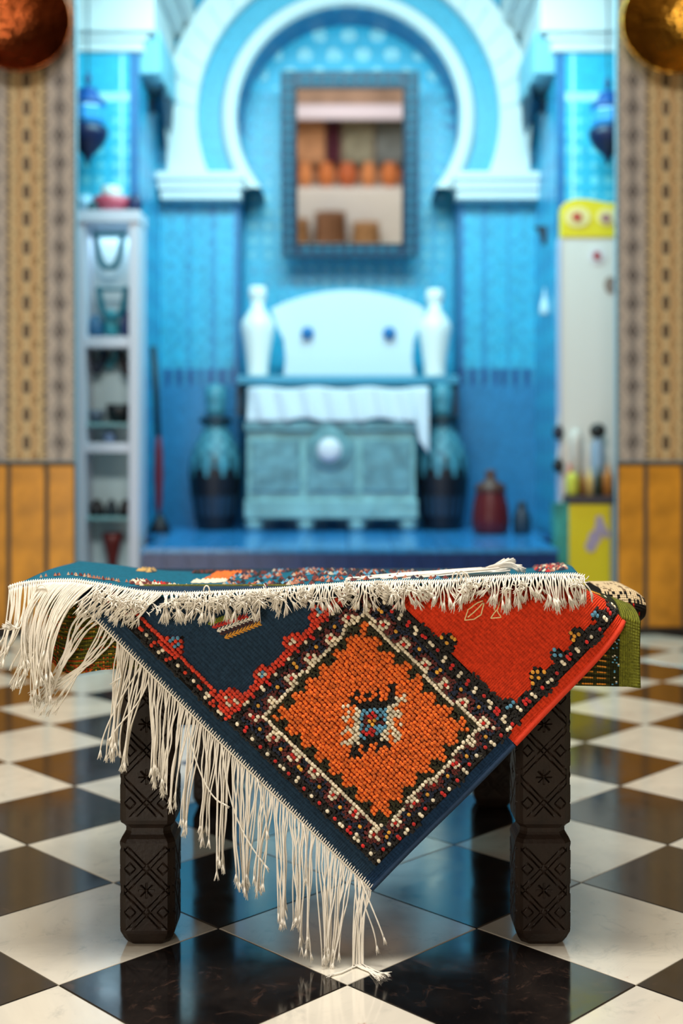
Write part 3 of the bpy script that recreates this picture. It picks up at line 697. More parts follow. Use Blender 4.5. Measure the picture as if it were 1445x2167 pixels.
# goods on the yellow cabinet
ztc = pz(1050, ys)
def good(name, cx, ybase, wpx, hpx, Y, color, lb, cat, prof=None):
    X = px(cx, Y); S = FPX/Y; z = ztc if ybase is None else pz(ybase, Y)
    prof = prof or [(1, 0), (1, .6), (.8, .72), (.4, .8), (.4, 1), (.1, 1)]
    g = MB((X, Y, z)); g.lathe(X, Y, [(r*wpx/2/S, z+h*hpx/S) for r, h in prof], 20)
    return g.build(name, mat(name, color, .35), smooth=True, label=lb, cat=cat, group='goods on the yellow cabinet')
yg = ys+.05
good('round_tin', 1211, None, 26, 50, yg, rgb(205, 205, 70), 'lime yellow round tin on the yellow cabinet', 'tin', [(.8, 0), (1, .2), (1, .7), (.8, .9), (.3, 1)])
good('jar_of_goods', 1205, None, 15, 68, yg+.05, rgb(210, 110, 80), 'salmon red jar behind the lime yellow tin', 'jar')
good('small_bottle', 1233, None, 13, 56, yg, rgb(160, 110, 40), 'amber bottle right of the lime yellow tin', 'bottle')
good('small_bottle', 1248, None, 15, 58, yg, rgb(226, 190, 110), 'cream yellow bottle in the middle of the goods', 'bottle')
good('small_bottle', 1266, None, 14, 62, yg, rgb(54, 60, 26), 'dark green bottle near the right pillar', 'bottle')
good('small_bottle', 1286, None, 22, 66, yg, rgb(190, 120, 50), 'orange brown bottle touching the right pillar', 'bottle')
zz = pz(975, yg)
g = MB((px(1268, yg), yg, ztc)); S = FPX/yg; X = px(1268, yg)
g.lathe(X, yg+.04, [(12/S, ztc), (14/S, ztc+20/S), (14/S, ztc+105/S), (9/S, ztc+118/S), (5/S, ztc+124/S)], 20)
bt = g.build('capped_bottle', mat('pale_blue_bottle', rgb(140, 165, 190), .4), smooth=True, label='tall pale blue bottle with a big round black stopper', cat='bottle')
g = MB((X, yg, ztc)); zc_ = ztc+138/S; g.lathe(X, yg+.04, [(17/S*math.cos(a)+.0001, zc_+16/S*math.sin(a)) for a in [(-math.pi/2)+math.pi*k/10 for k in range(11)]], 24); g.build('stopper', mat('black_stopper', rgb(16, 15, 14), .4), bt, smooth=True)
g = MB((px(1222, yg), yg, ztc)); X = px(1224, yg); g.lathe(X, yg+.06, [(10/S, ztc), (11/S, ztc+95/S), (13/S, ztc+110/S), (12/S, ztc+135/S), (4/S, ztc+142/S)], 20)
g.build('white_bottle', mat('white_bottle', rgb(216, 210, 202), .4), smooth=True, label='tall off white bottle behind the lime yellow tin', cat='bottle')
for cy, c, lb in ((915, rgb(40, 42, 60), 'dark round knob hung on the stand edge, upper one'), (985, rgb(28, 30, 34), 'dark round knob hung on the stand edge, lower one')):
    Y = YF-.03; S = FPX/Y; X = px(1181, Y); z = pz(cy, Y)
    g = MB((X, Y, z)); g.lathe(X, Y, [(12/S*math.cos(a)+.0001, z+16/S*math.sin(a)) for a in [(-math.pi/2)+math.pi*k/8 for k in range(9)]], 16)
    kn = g.build('hung_trinket', mat('dark_trinket', c, .4), smooth=True, label=lb.replace('knob', 'trinket'), cat='trinket', group='dark trinkets on the stand edge')
    g = MB((X, Y, z)); g.tube([(X, Y, z+15/S), (X+.004, Y+.01, z+30/S), (xa-.012, Y+.03, z+34/S)], .004, 6); g.build('loop', M_white, kn)

# ------------------------------------------------------------------ copper dishes on the pillars
def dish(cx, cy, rpx, base, lb, tilt):
    Y = YP-.06; S = FPX/Y; X, Z = px(cx, Y), pz(cy, Y); R_ = rpx/S
    root = empty('copper_dish', (X, YP-.01, Z), lb, 'dish', 'hammered copper dishes')
    m = mat('hammered_metal', base, .27, metal=1, bump=.006, bscale=42, kind='voronoi', var=.4, vscale=12)
    g = MB((X, YP-.01, Z))
    g.lathe(X, Z, [(.001, YP-.012), (R_*.25, YP-.013), (R_*.55, YP-.018), (R_*.78, YP-.035), (R_*.9, YP-.055), (R_*.97, YP-.07), (R_, YP-.078), (R_*1.0, YP-.072), (R_*.9, YP-.045), (R_*.6, YP-.006), (.01, YP-.004)], 64, axis='y')
    g.build('bowl', m, root, smooth=True)
    g = MB((X, YP-.01, Z)); g.lathe(X, Z, [(R_*.985, YP-.072), (R_*1.0, YP-.084), (R_*1.02, YP-.080), (R_*1.01, YP-.07)], 64, axis='y'); g.build('rolled_rim', m, root, smooth=True)
    root.rotation_euler = (tilt, 0, 0)
dish(46, 54, 106, rgb(160, 80, 40), 'reddish hammered copper dish on the left pillar', math.radians(-6))
dish(1424, 54, 110, rgb(236, 172, 64), 'golden hammered brass dish on the right pillar', math.radians(-6))

# ------------------------------------------------------------------ the low table
tb = empty('carved_table', (0, 2.31, 0), 'low dark carved wooden table with block legs under the rugs', 'table')
LW = .0437
def carve(x, z):
    if abs(x) > LW-.006: return 0
    d = 0
    if .026 < z < .160: zc_, hp = .0893, .0345; z0, z1 = .026, .160
    elif z > .205: hp = .0415; zc_ = .269+.083*round((z-.269)/.083); z0, z1 = .205, .6
    else: return 0
    e = min(1, (z-z0)/.004, (z1-z)/.004)
    dz = z-zc_
    for a in (x+dz, x-dz):
        aa = ((a-hp+hp*10) % (2*hp)); aa = aa-2*hp if aa > hp else aa
        for o in (-.0052, .0052):
            q = abs(aa-o); d = max(d, 1-q/.0013)
        if abs(aa) < .004: d = max(d, .22)
    r = math.hypot(x, dz)
    if .002 < r < .0125:
        th = math.atan2(dz, x); k = abs(math.sin(4*th)); d = max(d, 1.2-k*r/.0030)
    cx_ = abs(x)-.026; cz_ = abs(dz)-hp
    q = abs(abs(cx_)+abs(cz_)-.009); d = max(d, (1-q/.0012)*.8)
    q2 = abs(abs(x)-.002-abs(dz-hp*.55)*.7) if 0 else 9
    return .0042*max(0, min(1, d))*e
prof = [(0, .030), (.002, .0335), (.010, .0385), (.021, .0430), (.026, .0437), (.150, .0440), (.164, .0440), (.170, .0415), (.176, .037), (.180, .0355), (.186, .0355), (.190, .0385), (.194, .0425), (.200, .0437), (.505, .0437)]
def hwf(z):
    for (z0, h0), (z1, h1) in zip(prof, prof[1:]):
        if z <= z1: return h0+(h1-h0)*(z-z0)/(z1-z0)
    return prof[-1][1]
def leg_mesh():
    zs = sorted(set([p[0] for p in prof]+list(np.arange(0, .46, .0015))+[.505])); N_ = 58
    vs = []; ring_n = 4*N_
    for z in zs:
        h = hwf(z); ch_ = .0075
        for side in range(4):
            for k in range(N_):
                t = -1+2*k/(N_-1); x = t*(h-ch_*.5); edge = max(0, abs(t)*(h)-(h-ch_)); dpt = carve(x, z) if side in (0, 1, 3, 2) else 0
                y = -h+dpt+(edge*1.0)
                a = side*math.pi/2; vs.append((x*math.cos(a)-y*math.sin(a), x*math.sin(a)+y*math.cos(a), z))
    fs = [(i*ring_n+k, i*ring_n+(k+1) % ring_n, (i+1)*ring_n+(k+1) % ring_n, (i+1)*ring_n+k) for i in range(len(zs)-1) for k in range(ring_n)]
    fs.append(tuple(range(ring_n))[::-1]); fs.append(tuple(range((len(zs)-1)*ring_n, len(zs)*ring_n)))
    me = bpy.data.meshes.new('leg'); me.from_pydata(vs, [], fs); me.materials.append(M_wood); me.update(); return me
LM = leg_mesh()
YL = 1.94
for x, y in ((px(250+60, YL), YL+LW), (px(1094+57, YL), YL+LW), (px(406+43, 2.68), 2.68+LW), (px(1003+43, 2.68), 2.68+LW)):
    o = link('leg', LM, None, tb); o.location = Vector((x, y, 0))-tb.location
xl_, xr2 = px(310, YL), px(1151, YL)
def tpart(n, b, bv=.003): g = MB(tuple(tb.location)); g.box(*b); return bevel(g.build(n, M_wood, tb), bv)
tpart('table_top', (-.452, .445, 1.915, 2.74, .480, .505), .008)
tpart('apron', (xl_+LW, xr2-LW, 1.965, 1.99, .345, .48)); tpart('apron', (px(449, 2.68)+LW, px(1046, 2.68)-LW, 2.70, 2.725, .335, .48))
for xx in (xl_, xr2):
    a = px(449, 2.68) if xx < 0 else px(1046, 2.68)
    g = MB(tuple(tb.location)); y0, y1 = YL+2*LW, 2.68
    xo0, xo1 = xx-.012, xx+.012; xe0, xe1 = a-.012, a+.012
    g.add([(xo0, y0, .36), (xo1, y0, .36), (xe1, y1, .36), (xe0, y1, .36), (xo0, y0, .48), (xo1, y0, .48), (xe1, y1, .48), (xe0, y1, .48)],
          [(0, 3, 2, 1), (4, 5, 6, 7), (0, 1, 5, 4), (1, 2, 6, 5), (2, 3, 7, 6), (3, 0, 4, 7)]); bevel(g.build('apron', M_wood, tb), .003)

# folded rug lying on the table top (its striped end shows at the right)
fr = empty('folded_rug', (0, 2.1, .505), 'folded rug with black, beige and olive end lying under the top rug', 'rug')
def roll(name, x0, x1, colf, ylo=1.935, yhi=2.5, zlo=.507, zhi=.556, nseg=40, endr=.02):
    ring = []
    hz = (zhi-zlo)/2; zc_ = (zhi+zlo)/2
    for k in range(14): a = -math.pi/2-math.pi*k/13; ring.append((ylo+hz+hz*math.cos(a), zc_+hz*math.sin(a)))
    for k in range(6): ring.append((ylo+hz+(yhi-ylo-2*hz)*(k+.5)/6, zhi))
    for k in range(8): a = math.pi/2-math.pi*k/7; ring.append((yhi-hz+hz*math.cos(a), zc_+hz*math.sin(a)))
    nr = len(ring); vs = []; cs = []
    for i in range(nseg+1):
        t = i/nseg; x = x0+(x1-x0)*t; sh_ = 1-.45*max(0, (x-(x1-endr))/endr)**2
        for (y, z) in ring: vs.append((x, ylo+.2+(y-ylo-.2)*(1-(1-sh_)*.12)-2.1, zc_+(z-zc_)*sh_-.505))
    fs = []
    for i in range(nseg):
        for k in range(nr): fs.append((i*nr+k, i*nr+(k+1) % nr, (i+1)*nr+(k+1) % nr, (i+1)*nr+k)); cs.append(colf((i+.5)/nseg, k))
    fs += [tuple(range(nr))[::-1], tuple(range(nseg*nr, (nseg+1)*nr))]; cs += [BLACK, BLACK]
    me = bpy.data.meshes.new(name); me.from_pydata(vs, [], fs); facecol(me, cs); me.update()
    uv = me.uv_layers.new(name='UVMap'); li = np.zeros(len(me.loops), dtype=np.int32); me.loops.foreach_get('vertex_index', li)
    va = np.array(vs, dtype=np.float32); uv.data.foreach_set('uv', np.stack([va[li, 0], va[li, 1]+va[li, 2]], 1).ravel())
    return link(name, me, M_kilim, fr, smooth=True)
def ecol(t, k):
    if k < 8: return BLACK if rng.random() > .05 else KRED
    if k < 11: return BLACK if rng.random() < .45 else rgb(214, 190, 150)
    return rgb(214, 190, 150) if rng.random() > .2 else rgb(120, 96, 70)
roll('folded_body', -.44, px(1288, 1.99), lambda t, k: OLIVE if t > .95 else (BLACK if t > .93 else NAVY), zhi=.545)
roll('black_end', px(1270, 1.99), px(1360, 2.0), ecol, zlo=.497, zhi=.561, ylo=1.965, yhi=2.13, nseg=30, endr=.03)

# ------------------------------------------------------------------ olive kilim hanging over the table front
SKY = 1.892; SK = FPX/SKY
def kil(i, j):
    x = 88+i*4.0; s = j/60
    yb = 1413+(x-240)/1110*40 if x > 240 else 1413+12*math.exp(-((x-150)/50)**2)
    zt_ = .566-.03*max(0, (x-1240)/110); zb_ = pz(yb, SKY)
    y = SKY
    el = max(0, (175-x)/87); er = max(0, (x-1330)/22)
    if s < .12: a = s/.12; z = zt_-.015*a*a; y = SKY+.07*(1-a)**1.2+.0
    else:
        a = (s-.12)/.88; z = zt_-.015+(zb_-zt_+.015)*a; y = SKY+.004*math.sin(x*.013+a*3)-.004*a
    # the left end curls round like a roll
    if el > 0:
        zc_ = (zt_+zb_)/2; z = zc_+(z-zc_)*(1-.30*el**2.5); y += .05*el**2
        x += 3*math.sin(a*math.pi) if s > .12 else 0
    if er > 0: y -= .012*er*(a if s > .12 else 0)
    return (px(x, SKY), y, z)
def kcol(i, j):
    x = 88+(i+.5)*4; jj = .75+.5*rng.random(); row = j % 3
    c = OLIVE if row == 0 or x > 1308 else rgb(66, 66, 22)
    if x < 260 or x > 1190:
        if x > 1308: c = rgb(104, 106, 30)
        elif x > 1288: c = DOLIVE if rng.random() > .1 else (LBLUE if rng.random() > .5 else WH)
        elif x > 1190:
            c = DOLIVE if j % 4 < 2 else rgb(60, 58, 20)
            if j % 4 == 2 and (x % 30) < 22: c = rgb(206, 132, 44)
        else:
            if j % 8 == 2 and rng.random() > .5: c = rgb(196, 70, 24)
            if j % 6 == 5 and rng.random() > .7: c = rgb(200, 140, 50)
            if 112 < x < 124 and rng.random() > .75: c = rgb(200, 60, 24)
            if j > 52 and rng.random() > .72: c = rgb(176, 70, 24)
    return tuple(q*jj for q in c)
me = grid_mesh('kilim', 316, 60, kil, kcol, uvfn=lambda i, j: (i*.0029, j*.0025))
o = link('olive_kilim', me, M_kilim, label='olive green flat-woven kilim hanging over the table front behind the fringed rug', cat='rug', smooth=True)
sl = o.modifiers.new('s', 'SOLIDIFY'); sl.thickness = .005; sl.offset = -1

# ------------------------------------------------------------------ the hanging rug
YF0 = 1.874; S1 = FPX/YF0; ZT = H-(1885-HY)/S1; RB = .028; B0 = .572-ZT-RB
XR0 = px(1200, YF0); RS = .11
def surf(x, bp, h=0):
    """x in px, bp px above the tip along the cloth, h metres off the surface -> world point"""
    X = (x-VX)/S1; b = bp/S1; drop = 0; nx = 0
    if X > XR0:
        s = X-XR0; a = min(s/RS, 1.45); X = XR0+RS*math.sin(a); drop = RS*(1-math.cos(a)); 
        if s/RS > 1.45: drop += (s-1.45*RS)
        X += .0
    xl0 = px(112, YF0)
    if X < xl0:
        s = xl0-X; a = min(s/.03, 1.5); X = xl0-.03*math.sin(a)-0*s; drop += .03*(1-math.cos(a))+max(0, s-.045)
    b0 = B0-drop
    wv = .0035*math.sin(X*13+1)*min(1, max(0, (b0-b)/.2)) + .003*math.sin(b*17+X*9)*min(1, max(0, (b0-b)/.1))
    if b < b0: return Vector((X, YF0+wv-h, ZT+b))
    a = (b-b0)/RB
    if a < math.pi/2: return Vector((X, YF0+RB-(RB+h)*math.cos(a), ZT+b0+(RB+h)*math.sin(a)))
    d = b-b0-RB*math.pi/2
    return Vector((X, YF0+RB+d, ZT+b0+RB+h-.10*d))
def uv2xb(u, v): return 787-.713*u+.698*v, .701*u+.716*v
def spt(u, v, h=0): x, b = uv2xb(u, v); return surf(x, b, h)
hr = empty('hanging_rug', (0, YF0, ZT), 'navy and red wool rug hanging cornerwise with a large orange diamond', 'rug')
TR = Vector(hr.location)
stp = 7
NU, NV = 165, 136
def gcol(i, j):
    u, v = (i+.5)*stp, (j+.5)*stp; k = .85+.3*rng.random()
    if u < 28: c = RED if v > 434 else rgb(24, 50, 78)
    elif v > 440: c = RED
    else: c = NAVY
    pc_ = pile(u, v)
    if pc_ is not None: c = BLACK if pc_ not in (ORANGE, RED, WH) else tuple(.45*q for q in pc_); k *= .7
    return tuple(q*k for q in c)
def keep(i, j):
    x, b = uv2xb((i+.5)*stp, (j+.5)*stp); return b < 720 and x > 40 and x < 1400
# selvedge roll along the right edge
g = MB(tuple(TR))
pts = [tuple(spt(2, v, .001)) for v in range(0, 440, 8)]; g.tube(pts, .0042, 6); g.build('selvedge', mat('navy_selvedge', rgb(24, 50, 78), .9, bump=.001, bscale=300), hr, smooth=True)
g = MB(tuple(TR)); pts = [tuple(spt(2, v, .001)) for v in range(434, 800, 8)]; g.tube(pts, .0046, 6); g.build('selvedge', mat('red_selvedge', RED, .9, bump=.001, bscale=300), hr, smooth=True)['label'] = 'red selvedge'
# pile pattern
MOT = ["             KK   ",
       "     K  K KK  K   ",
       "    KK KK K  KK  W",
       "    K    KK  KKWWW",
       "    KKKKKKKKKKKW  ",
       "  WW KKKKKKKKWW   ",
       "   W WBBBBBBBWW W ",
       "    WWBBRRRBBWWWW ",
       "  WWWWBMBRBMBW    ",
       "  W  WMMYYMMBWW W ",
       "    WWBMBBMBBWW   ",
       "  WWWWBBRRBBW WW  ",
       " WW WWBRRRBBWW WW ",
       "    WWBBKKKKWW W  ",
       "  WWWWKKKKKKKK    ",
       " W  WK KK  K KK   ",
       "    KK K  K       ",
       "   KKKK           ",
       "   K              "]
MC = {'K': BLACK, 'W': WH, 'B': LBLUE, 'R': KRED, 'M': MAROON, 'Y': YEL}
def near(u, v, cu, cv, r): return (u-cu)**2+(v-cv)**2 < r*r
def pile(u, v):
    x, b = uv2xb(u, v); y = 1885-b
    # main diamond
    if 28 <= u <= 478 and 42 <= v <= 470:
        if 80 <= u <= 420 and 107 <= v <= 402:
            i = int((x-(640+340/4.817))//8.3); j = int((y-(1400+240/4.817))//8.3)
            if 0 <= j < 19 and 0 <= i < 18 and MOT[j][i] != ' ': return MC[MOT[j][i]]
            du, dv = min(u-80, 420-u), min(v-107, 402-v); d = min(du, dv); s = (v-107) if du < dv else (u-80)
            if d < 8: return GREEN
            k = abs((s-14) % 41-20.5)
            if d < 20: return ORANGE if k < 9.5 else GREEN
            if d < 30: return ORANGE if k < 15 or d > 26 else GREEN
            return ORANGE
        ts = [(80-u)/52, (u-420)/58, (107-v)/65, (v-402)/68]; q = int(np.argmax(ts)); t = ts[q]*62
        s = (v if q < 2 else u)
        if t < 8: return WH
        P_ = 59; sm = (s+8) % P_-P_/2; sy = (s+8+P_/2) % P_-P_/2
        rr = math.hypot(sm, t-16)
        if rr < 5: return KRED
        if rr < 12: return WH
        if math.hypot(sy, (t-28)*1.0) < 5: return YEL
        if rr < 22 and t < 36: return MAROON
        if abs(sm) < 24 and t < 15: return MAROON
        if t < 40: return DNAVY
        if abs(t-50) < 5.5:
            k = s % 44
            if abs(k-11) < 5: return WH
            if abs(k-33) < 4.2: return KRED
        if q == 1 and t > 56: return RED
        return BLACK
    # red bumps along the upper left side of the diamond
    for cv, r in ((167, 20), (260, 22), (338, 22)):
        if near(u, v, 484, cv, r): return LBLUE if (near(u, v, 486, cv-5, 5) or near(u, v, 492, cv+7, 5)) and cv != 260 else (WH if near(u, v, 488, cv, 6) else RED)
    if near(u, v, 490, 78, 30): return WH if (near(u, v, 492, 74, 6) or near(u, v, 484, 88, 5) or near(u, v, 500, 84, 5)) else RED
    if 478 < u < 486 and 60 < v < 470: return RED
    # left arm
    if u > 478 and 36 <= v <= 72:
        if v > 63: return RED
        if abs(v-52) < 5.5:
            k = u % 44
            if abs(k-11) < 4.8: return WH
            if abs(k-33) < 4.6: return RED
        return BLACK
    if u > 478 and 70 < v < 104 and abs(u-662) < (106-v)*.9 and abs(u-662)+0 < 28:
        return LBLUE if abs(abs(u-662)-(100-v)*.5) < 3.5 and v > 74 else RED
    # upper right bump
    if 470 < v < 506 and abs(u-252) < 27-abs(v-470)*.45 or (470 < v < 478 and 20 < u < 460):
        if v > 476 and int(u/7) % 2 == 0 and int(v/7) % 2: return YEL
        return BLACK
    # right arm
    if v > 470 and 28 <= u <= 84:
        edge = 60+3*math.sin(v*.16)
        for cv, r in ((478, 18), (569, 18), (630, 13), (691, 17), (750, 12)):
            if near(u, v, 66, cv, r):
                if (int(u/9)+int(v/9)) % 2 == 0 and u > 60: return YEL if cv in (569, 691) else LBLUE
                edge = 90
        if u > edge: return None
        if abs(u-44) < 5.5:
            k = v % 44
            if abs(k-11) < 5: return WH
            if abs(k-33) < 4.6: return KRED
        return BLACK
    return None
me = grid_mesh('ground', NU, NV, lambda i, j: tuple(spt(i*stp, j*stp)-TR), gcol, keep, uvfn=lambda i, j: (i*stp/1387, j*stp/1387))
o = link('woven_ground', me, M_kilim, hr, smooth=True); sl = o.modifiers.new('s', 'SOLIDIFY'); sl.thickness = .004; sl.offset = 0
def knots():
    PU, PV = 7.6, 8.3; vs = []; fs = []; cs = []
    nb = 7
    for j in range(int(940/PV)):
        for i in range(int(1160/PU)):
            u = (i+.5)*PU+random.uniform(-1.3, 1.3)+(2.0 if j % 2 else 0); v = (j+.5)*PV+random.uniform(-.9, .9)
            x, b = uv2xb(u, v)
            if b > 760 or x < 100 or x > 1346: continue
            c = pile((i+.5)*PU+2.2*math.sin(v*.045+1), (j+.5)*PV+2.2*math.sin(u*.04))
            if c is None: continue
            dark = (c in (BLACK, GREEN, DNAVY, MAROON)); k = random.uniform(.72, 1.2)
            for rep in range(3 if dark else 1):
                uu = u+(random.uniform(-3.2, 3.2) if dark else 0); vv = v+(random.uniform(-3.2, 3.2) if dark else 0)
                h = (.0042 if dark else .0066)*random.uniform(.8, 1.15); ru, rv = ((2.9, 3.0) if dark else (5.0, 4.3)); ph = random.random()*6
                tu, tv = random.uniform(-.8, .8), random.uniform(-.8, .8); ro = random.uniform(-.4, .4); n0 = len(vs)
                for lv, (rr, hh) in enumerate(((.95, 0), (1.0, .5), (.78, .88))):
                    for q in range(nb):
                        a = ph+2*math.pi*q/nb; du, dv = ru*rr*math.cos(a), rv*rr*math.sin(a); du, dv = du*math.cos(ro)-dv*math.sin(ro), du*math.sin(ro)+dv*math.cos(ro)
                        vs.append(tuple(spt(max(0, uu+du+tu*hh), max(0, vv+dv+tv*hh), h*hh+.0015)-TR))
                vs.append(tuple(spt(uu+tu, vv+tv, h+.0015)-TR))
                for lv in range(2):
                    for q in range(nb):
                        q2 = (q+1) % nb; fs.append((n0+lv*nb+q, n0+lv*nb+q2, n0+(lv+1)*nb+q2, n0+(lv+1)*nb+q))
                for q in range(nb): fs.append((n0+2*nb+q, n0+2*nb+(q+1) % nb, n0+3*nb))
                cs += [tuple(z*k for z in c)]*(3*nb)
    me = bpy.data.meshes.new('pile'); me.from_pydata(vs, [], fs); facecol(me, cs); me.update()
    return link('pile_knots', me, M_pile, hr, kind='stuff', smooth=True)
knots()
# embroidery: rows of chevron stitches and outlined tassels
def sp(x, y, h=.0015): return tuple(surf(x, 1885-y, h))
g = MB(tuple(TR))
for (xa_, ya_, xb_, yb_, c) in ((441, 1320, 500, 1300, rgb(130, 140, 20)), (450, 1327, 525, 1303, rgb(196, 36, 20)), (460, 1335, 540, 1305, rgb(225, 220, 205)), (466, 1341, 552, 1309, rgb(60, 20, 22)), (476, 1349, 552, 1318, rgb(216, 150, 40))):
    nn = 10; dx, dy = (xb_-xa_)/nn, (yb_-ya_)/nn
    g.tube([sp(xa_+dx*k, ya_+dy*k, .0016) for k in range(nn+1)], .0012, 5, c)
    for k in range(nn):
        x, y = xa_+dx*k, ya_+dy*k
        g.tube([sp(x, y, .002), sp(x+5, y-7, .0026), sp(x+7, y-9, .0015)], .0011, 4, c); g.tube([sp(x, y, .002), sp(x+8, y+1, .0026), sp(x+10, y+1, .0015)], .0011, 4, c)
g.build('chevron_stitches', M_pile, hr, smooth=True, kind='stuff')
g = MB(tuple(TR)); c = rgb(232, 205, 150)
for pl in ([(983, 1312), (990, 1290), (1010, 1276), (1022, 1272)], [(983, 1312), (1003, 1310), (1018, 1300), (1024, 1276)], [(990, 1306), (1008, 1290), (1022, 1276)], [(985, 1272), (996, 1258), (1004, 1270), (985, 1272)],
           [(1038, 1308), (1050, 1290), (1060, 1306), (1038, 1308)], [(1046, 1292), (1048, 1272), (1056, 1258)], [(1052, 1292), (1058, 1272), (1062, 1262)]):
    q = []
    for (xa_, ya_), (xb_, yb_) in zip(pl, pl[1:]):
        for k in range(5): q.append(sp(xa_+(xb_-xa_)*k/5+random.uniform(-.6, .6), ya_+(yb_-ya_)*k/5, .0018))
    q.append(sp(*pl[-1], .0018)); g.tube(q, .0011, 5, c)
g.build('outline_stitches', M_pile, hr, smooth=True, kind='stuff')

# ------------------------------------------------------------------ fringe strands
def strand(mb, pts, r=.0012, tuft=1.0, n=5):
    m = len(pts); tp = [1+.12*math.sin(k*1.7+pts[0][0]*900) for k in range(m)]
    mb.tube(pts, r, n, None, tp)
    if tuft:
        e = Vector(pts[-1]); d = (e-Vector(pts[-2])); d = d.normalized() if d.length > 1e-6 else Vector((0, 0, -1))
        # knotted swelling and frayed fibres
        for k in range(int(8*min(tuft, 1.6))):
            a = random.random()*6.28; sp_ = random.uniform(.1, .5); L_ = random.uniform(.007, .013)*tuft
            o_ = d.cross(Vector((0, 1, 0))); o_ = o_.normalized() if o_.length > .1 else Vector((1, 0, 0)); o2 = d.cross(o_)
            dd = (d+o_*math.cos(a)*sp_+o2*math.sin(a)*sp_).normalized()
            mb.tube([tuple(e-d*.003), tuple(e+dd*L_*.5), tuple(e+dd*L_+Vector((0, 0, -.001)))], .00105, 3, None, [1.0, .8, .35])
def bez(a, b, c, d, t): q = 1-t; return a*(q**3)+b*(3*q*q*t)+c*(3*q*t*t)+d*(t**3)
g = MB(tuple(TR))
clumps = [(787, 764, (800, 2000), 'floor'), (770, 748, (745, 2045), 'floor'), (748, 700, (705, 2028), ''), (700, 668, (690, 2020), ''), (668, 640, (645, 2005), ''), (640, 612, (628, 1962), ''), (612, 580, (598, 1940), ''), (580, 550, (548, 1878), ''),
          (550, 520, (520, 1872), ''), (520, 490, (508, 1865), ''), (490, 462, (468, 1835), ''), (462, 430, (432, 1772), ''), (430, 404, (390, 1742), ''), (404, 378, (366, 1700), ''),
          (378, 345, (345, 1660), ''), (345, 314, (328, 1640), ''), (314, 282, (262, 1605), ''), (282, 246, (238, 1595), ''), (246, 212, (108, 1470), 'sweep'), (212, 178, (92, 1478), 'drop')]
def rootp(x, h=.0): 
    u = (787-x)/.713; return u
for xr1, xr0, (ex, ey), md in clumps:
    ns = max(4, int((xr1-xr0)/3.6))
    for k in range(ns):
        rx = xr0+(xr1-xr0)*(k+.5)/ns+random.uniform(-.8, .8); u = (787-rx)/.713; ry = 1885-.701*u
        a = spt(u, 0, .0005)
        cw = (xr1-xr0)*.42
        tx = ex+(k/ns-.5)*cw+random.uniform(-7, 7); ty = ey+random.uniform(-24, 16)
        Yd = YF0-.006+random.uniform(-.010, .004)
        end = P(tx, ty, Yd)
        if md == 'sweep' :
            end = P(tx+random.uniform(-14, 14), ty+random.uniform(-20, 20), SKY-.022)
            c1 = P(rx-20, ry+20+random.uniform(0, 40), SKY-.022); c2 = P(185+random.uniform(-25, 20), 1405+random.uniform(-15, 22), SKY-.026)
        elif md == 'drop':
            end = P(tx+random.uniform(-18, 18), ty+random.uniform(-24, 14), SKY-.03)
            c1 = P(rx-50, ry+25+random.uniform(-5, 25), SKY-.026); c2 = P(150+random.uniform(-15, 15), 1400+random.uniform(-15, 15), SKY-.036)
        else:
            c1 = a+Vector((random.uniform(-.006, .001), -.006, -.03)); c2 = Vector((end.x*.8+a.x*.2+random.uniform(-.006, .006), Yd, end.z*.55+a.z*.45))
        if md == 'floor' and random.random() < .75:
            f1 = P(760+random.uniform(-14, 16), 2020, 1.868)
            pts = [tuple(bez(a, a+Vector((0, -.006, -.03)), f1+Vector((0, 0, .08)), Vector((f1.x, f1.y, .004)), t/11)) for t in range(12)]
            s_ = random.choice((1, 1, 1, -1)); L_ = random.uniform(.02, .05)
            pts += [(f1.x+s_*L_*q, f1.y-.045*q*random.uniform(.6, .9), .0025) for q in (.35, .7, 1)]
            strand(g, pts); continue
        wob = random.uniform(.0006, .0022); fr_ = random.uniform(5, 14); ph = random.random()*6
        pts = []
        for t in range(15):
            p = bez(a, c1, c2, end, t/14); p.x += wob*math.sin(fr_*t/14+ph)*min(1, t/4); p.z = max(p.z, .003); pts.append(tuple(p))
        strand(g, pts)
# a few stray strands
for rx, pl in ((762, [(790, 1930), (800, 1950), (812, 1985)]), (318, [(300, 1500), (262, 1512), (235, 1560), (222, 1590)]), (300, [(240, 1500), (216, 1550), (212, 1590)]), (545, [(540, 1640), (560, 1690), (565, 1760)]), (395, [(400, 1600), (440, 1690), (470, 1700)]), (470, [(480, 1720), (520, 1780), (560, 1830)]),
               (640, [(655, 1800), (642, 1815), (646, 1860)]), (250, [(255, 1460), (262, 1425), (246, 1440)])):
    u = (787-rx)/.713; a = spt(u, 0, .001); q = [a]+[P(x, y, YF0-.012) for x, y in pl]
    pts = [tuple(bez(q[0], q[1], q[2], q[3], t/14)) for t in range(15)]; strand(g, pts)
g.build('side_fringe', M_white_thread, hr, smooth=True, kind='stuff')
# overcast stitch line along the fringe edge
g = MB(tuple(TR))
for k in range(0, 216):
    u = k*5.4
    p0, p1, p2 = spt(u, -2, .0008), spt(u+1, 3, .003), spt(u+2, 8+3*(k % 2), .0012)
    if p0.x < px(108, YF0): break
    g.tube([tuple(p0), tuple(p1), tuple(p2)], .0009, 4)
g.tube([tuple(spt(u, -1, .001)) for u in range(0, 960, 6)], .0016, 5)
g.build('edge_stitching', M_white_thread, hr, smooth=True, kind='stuff')

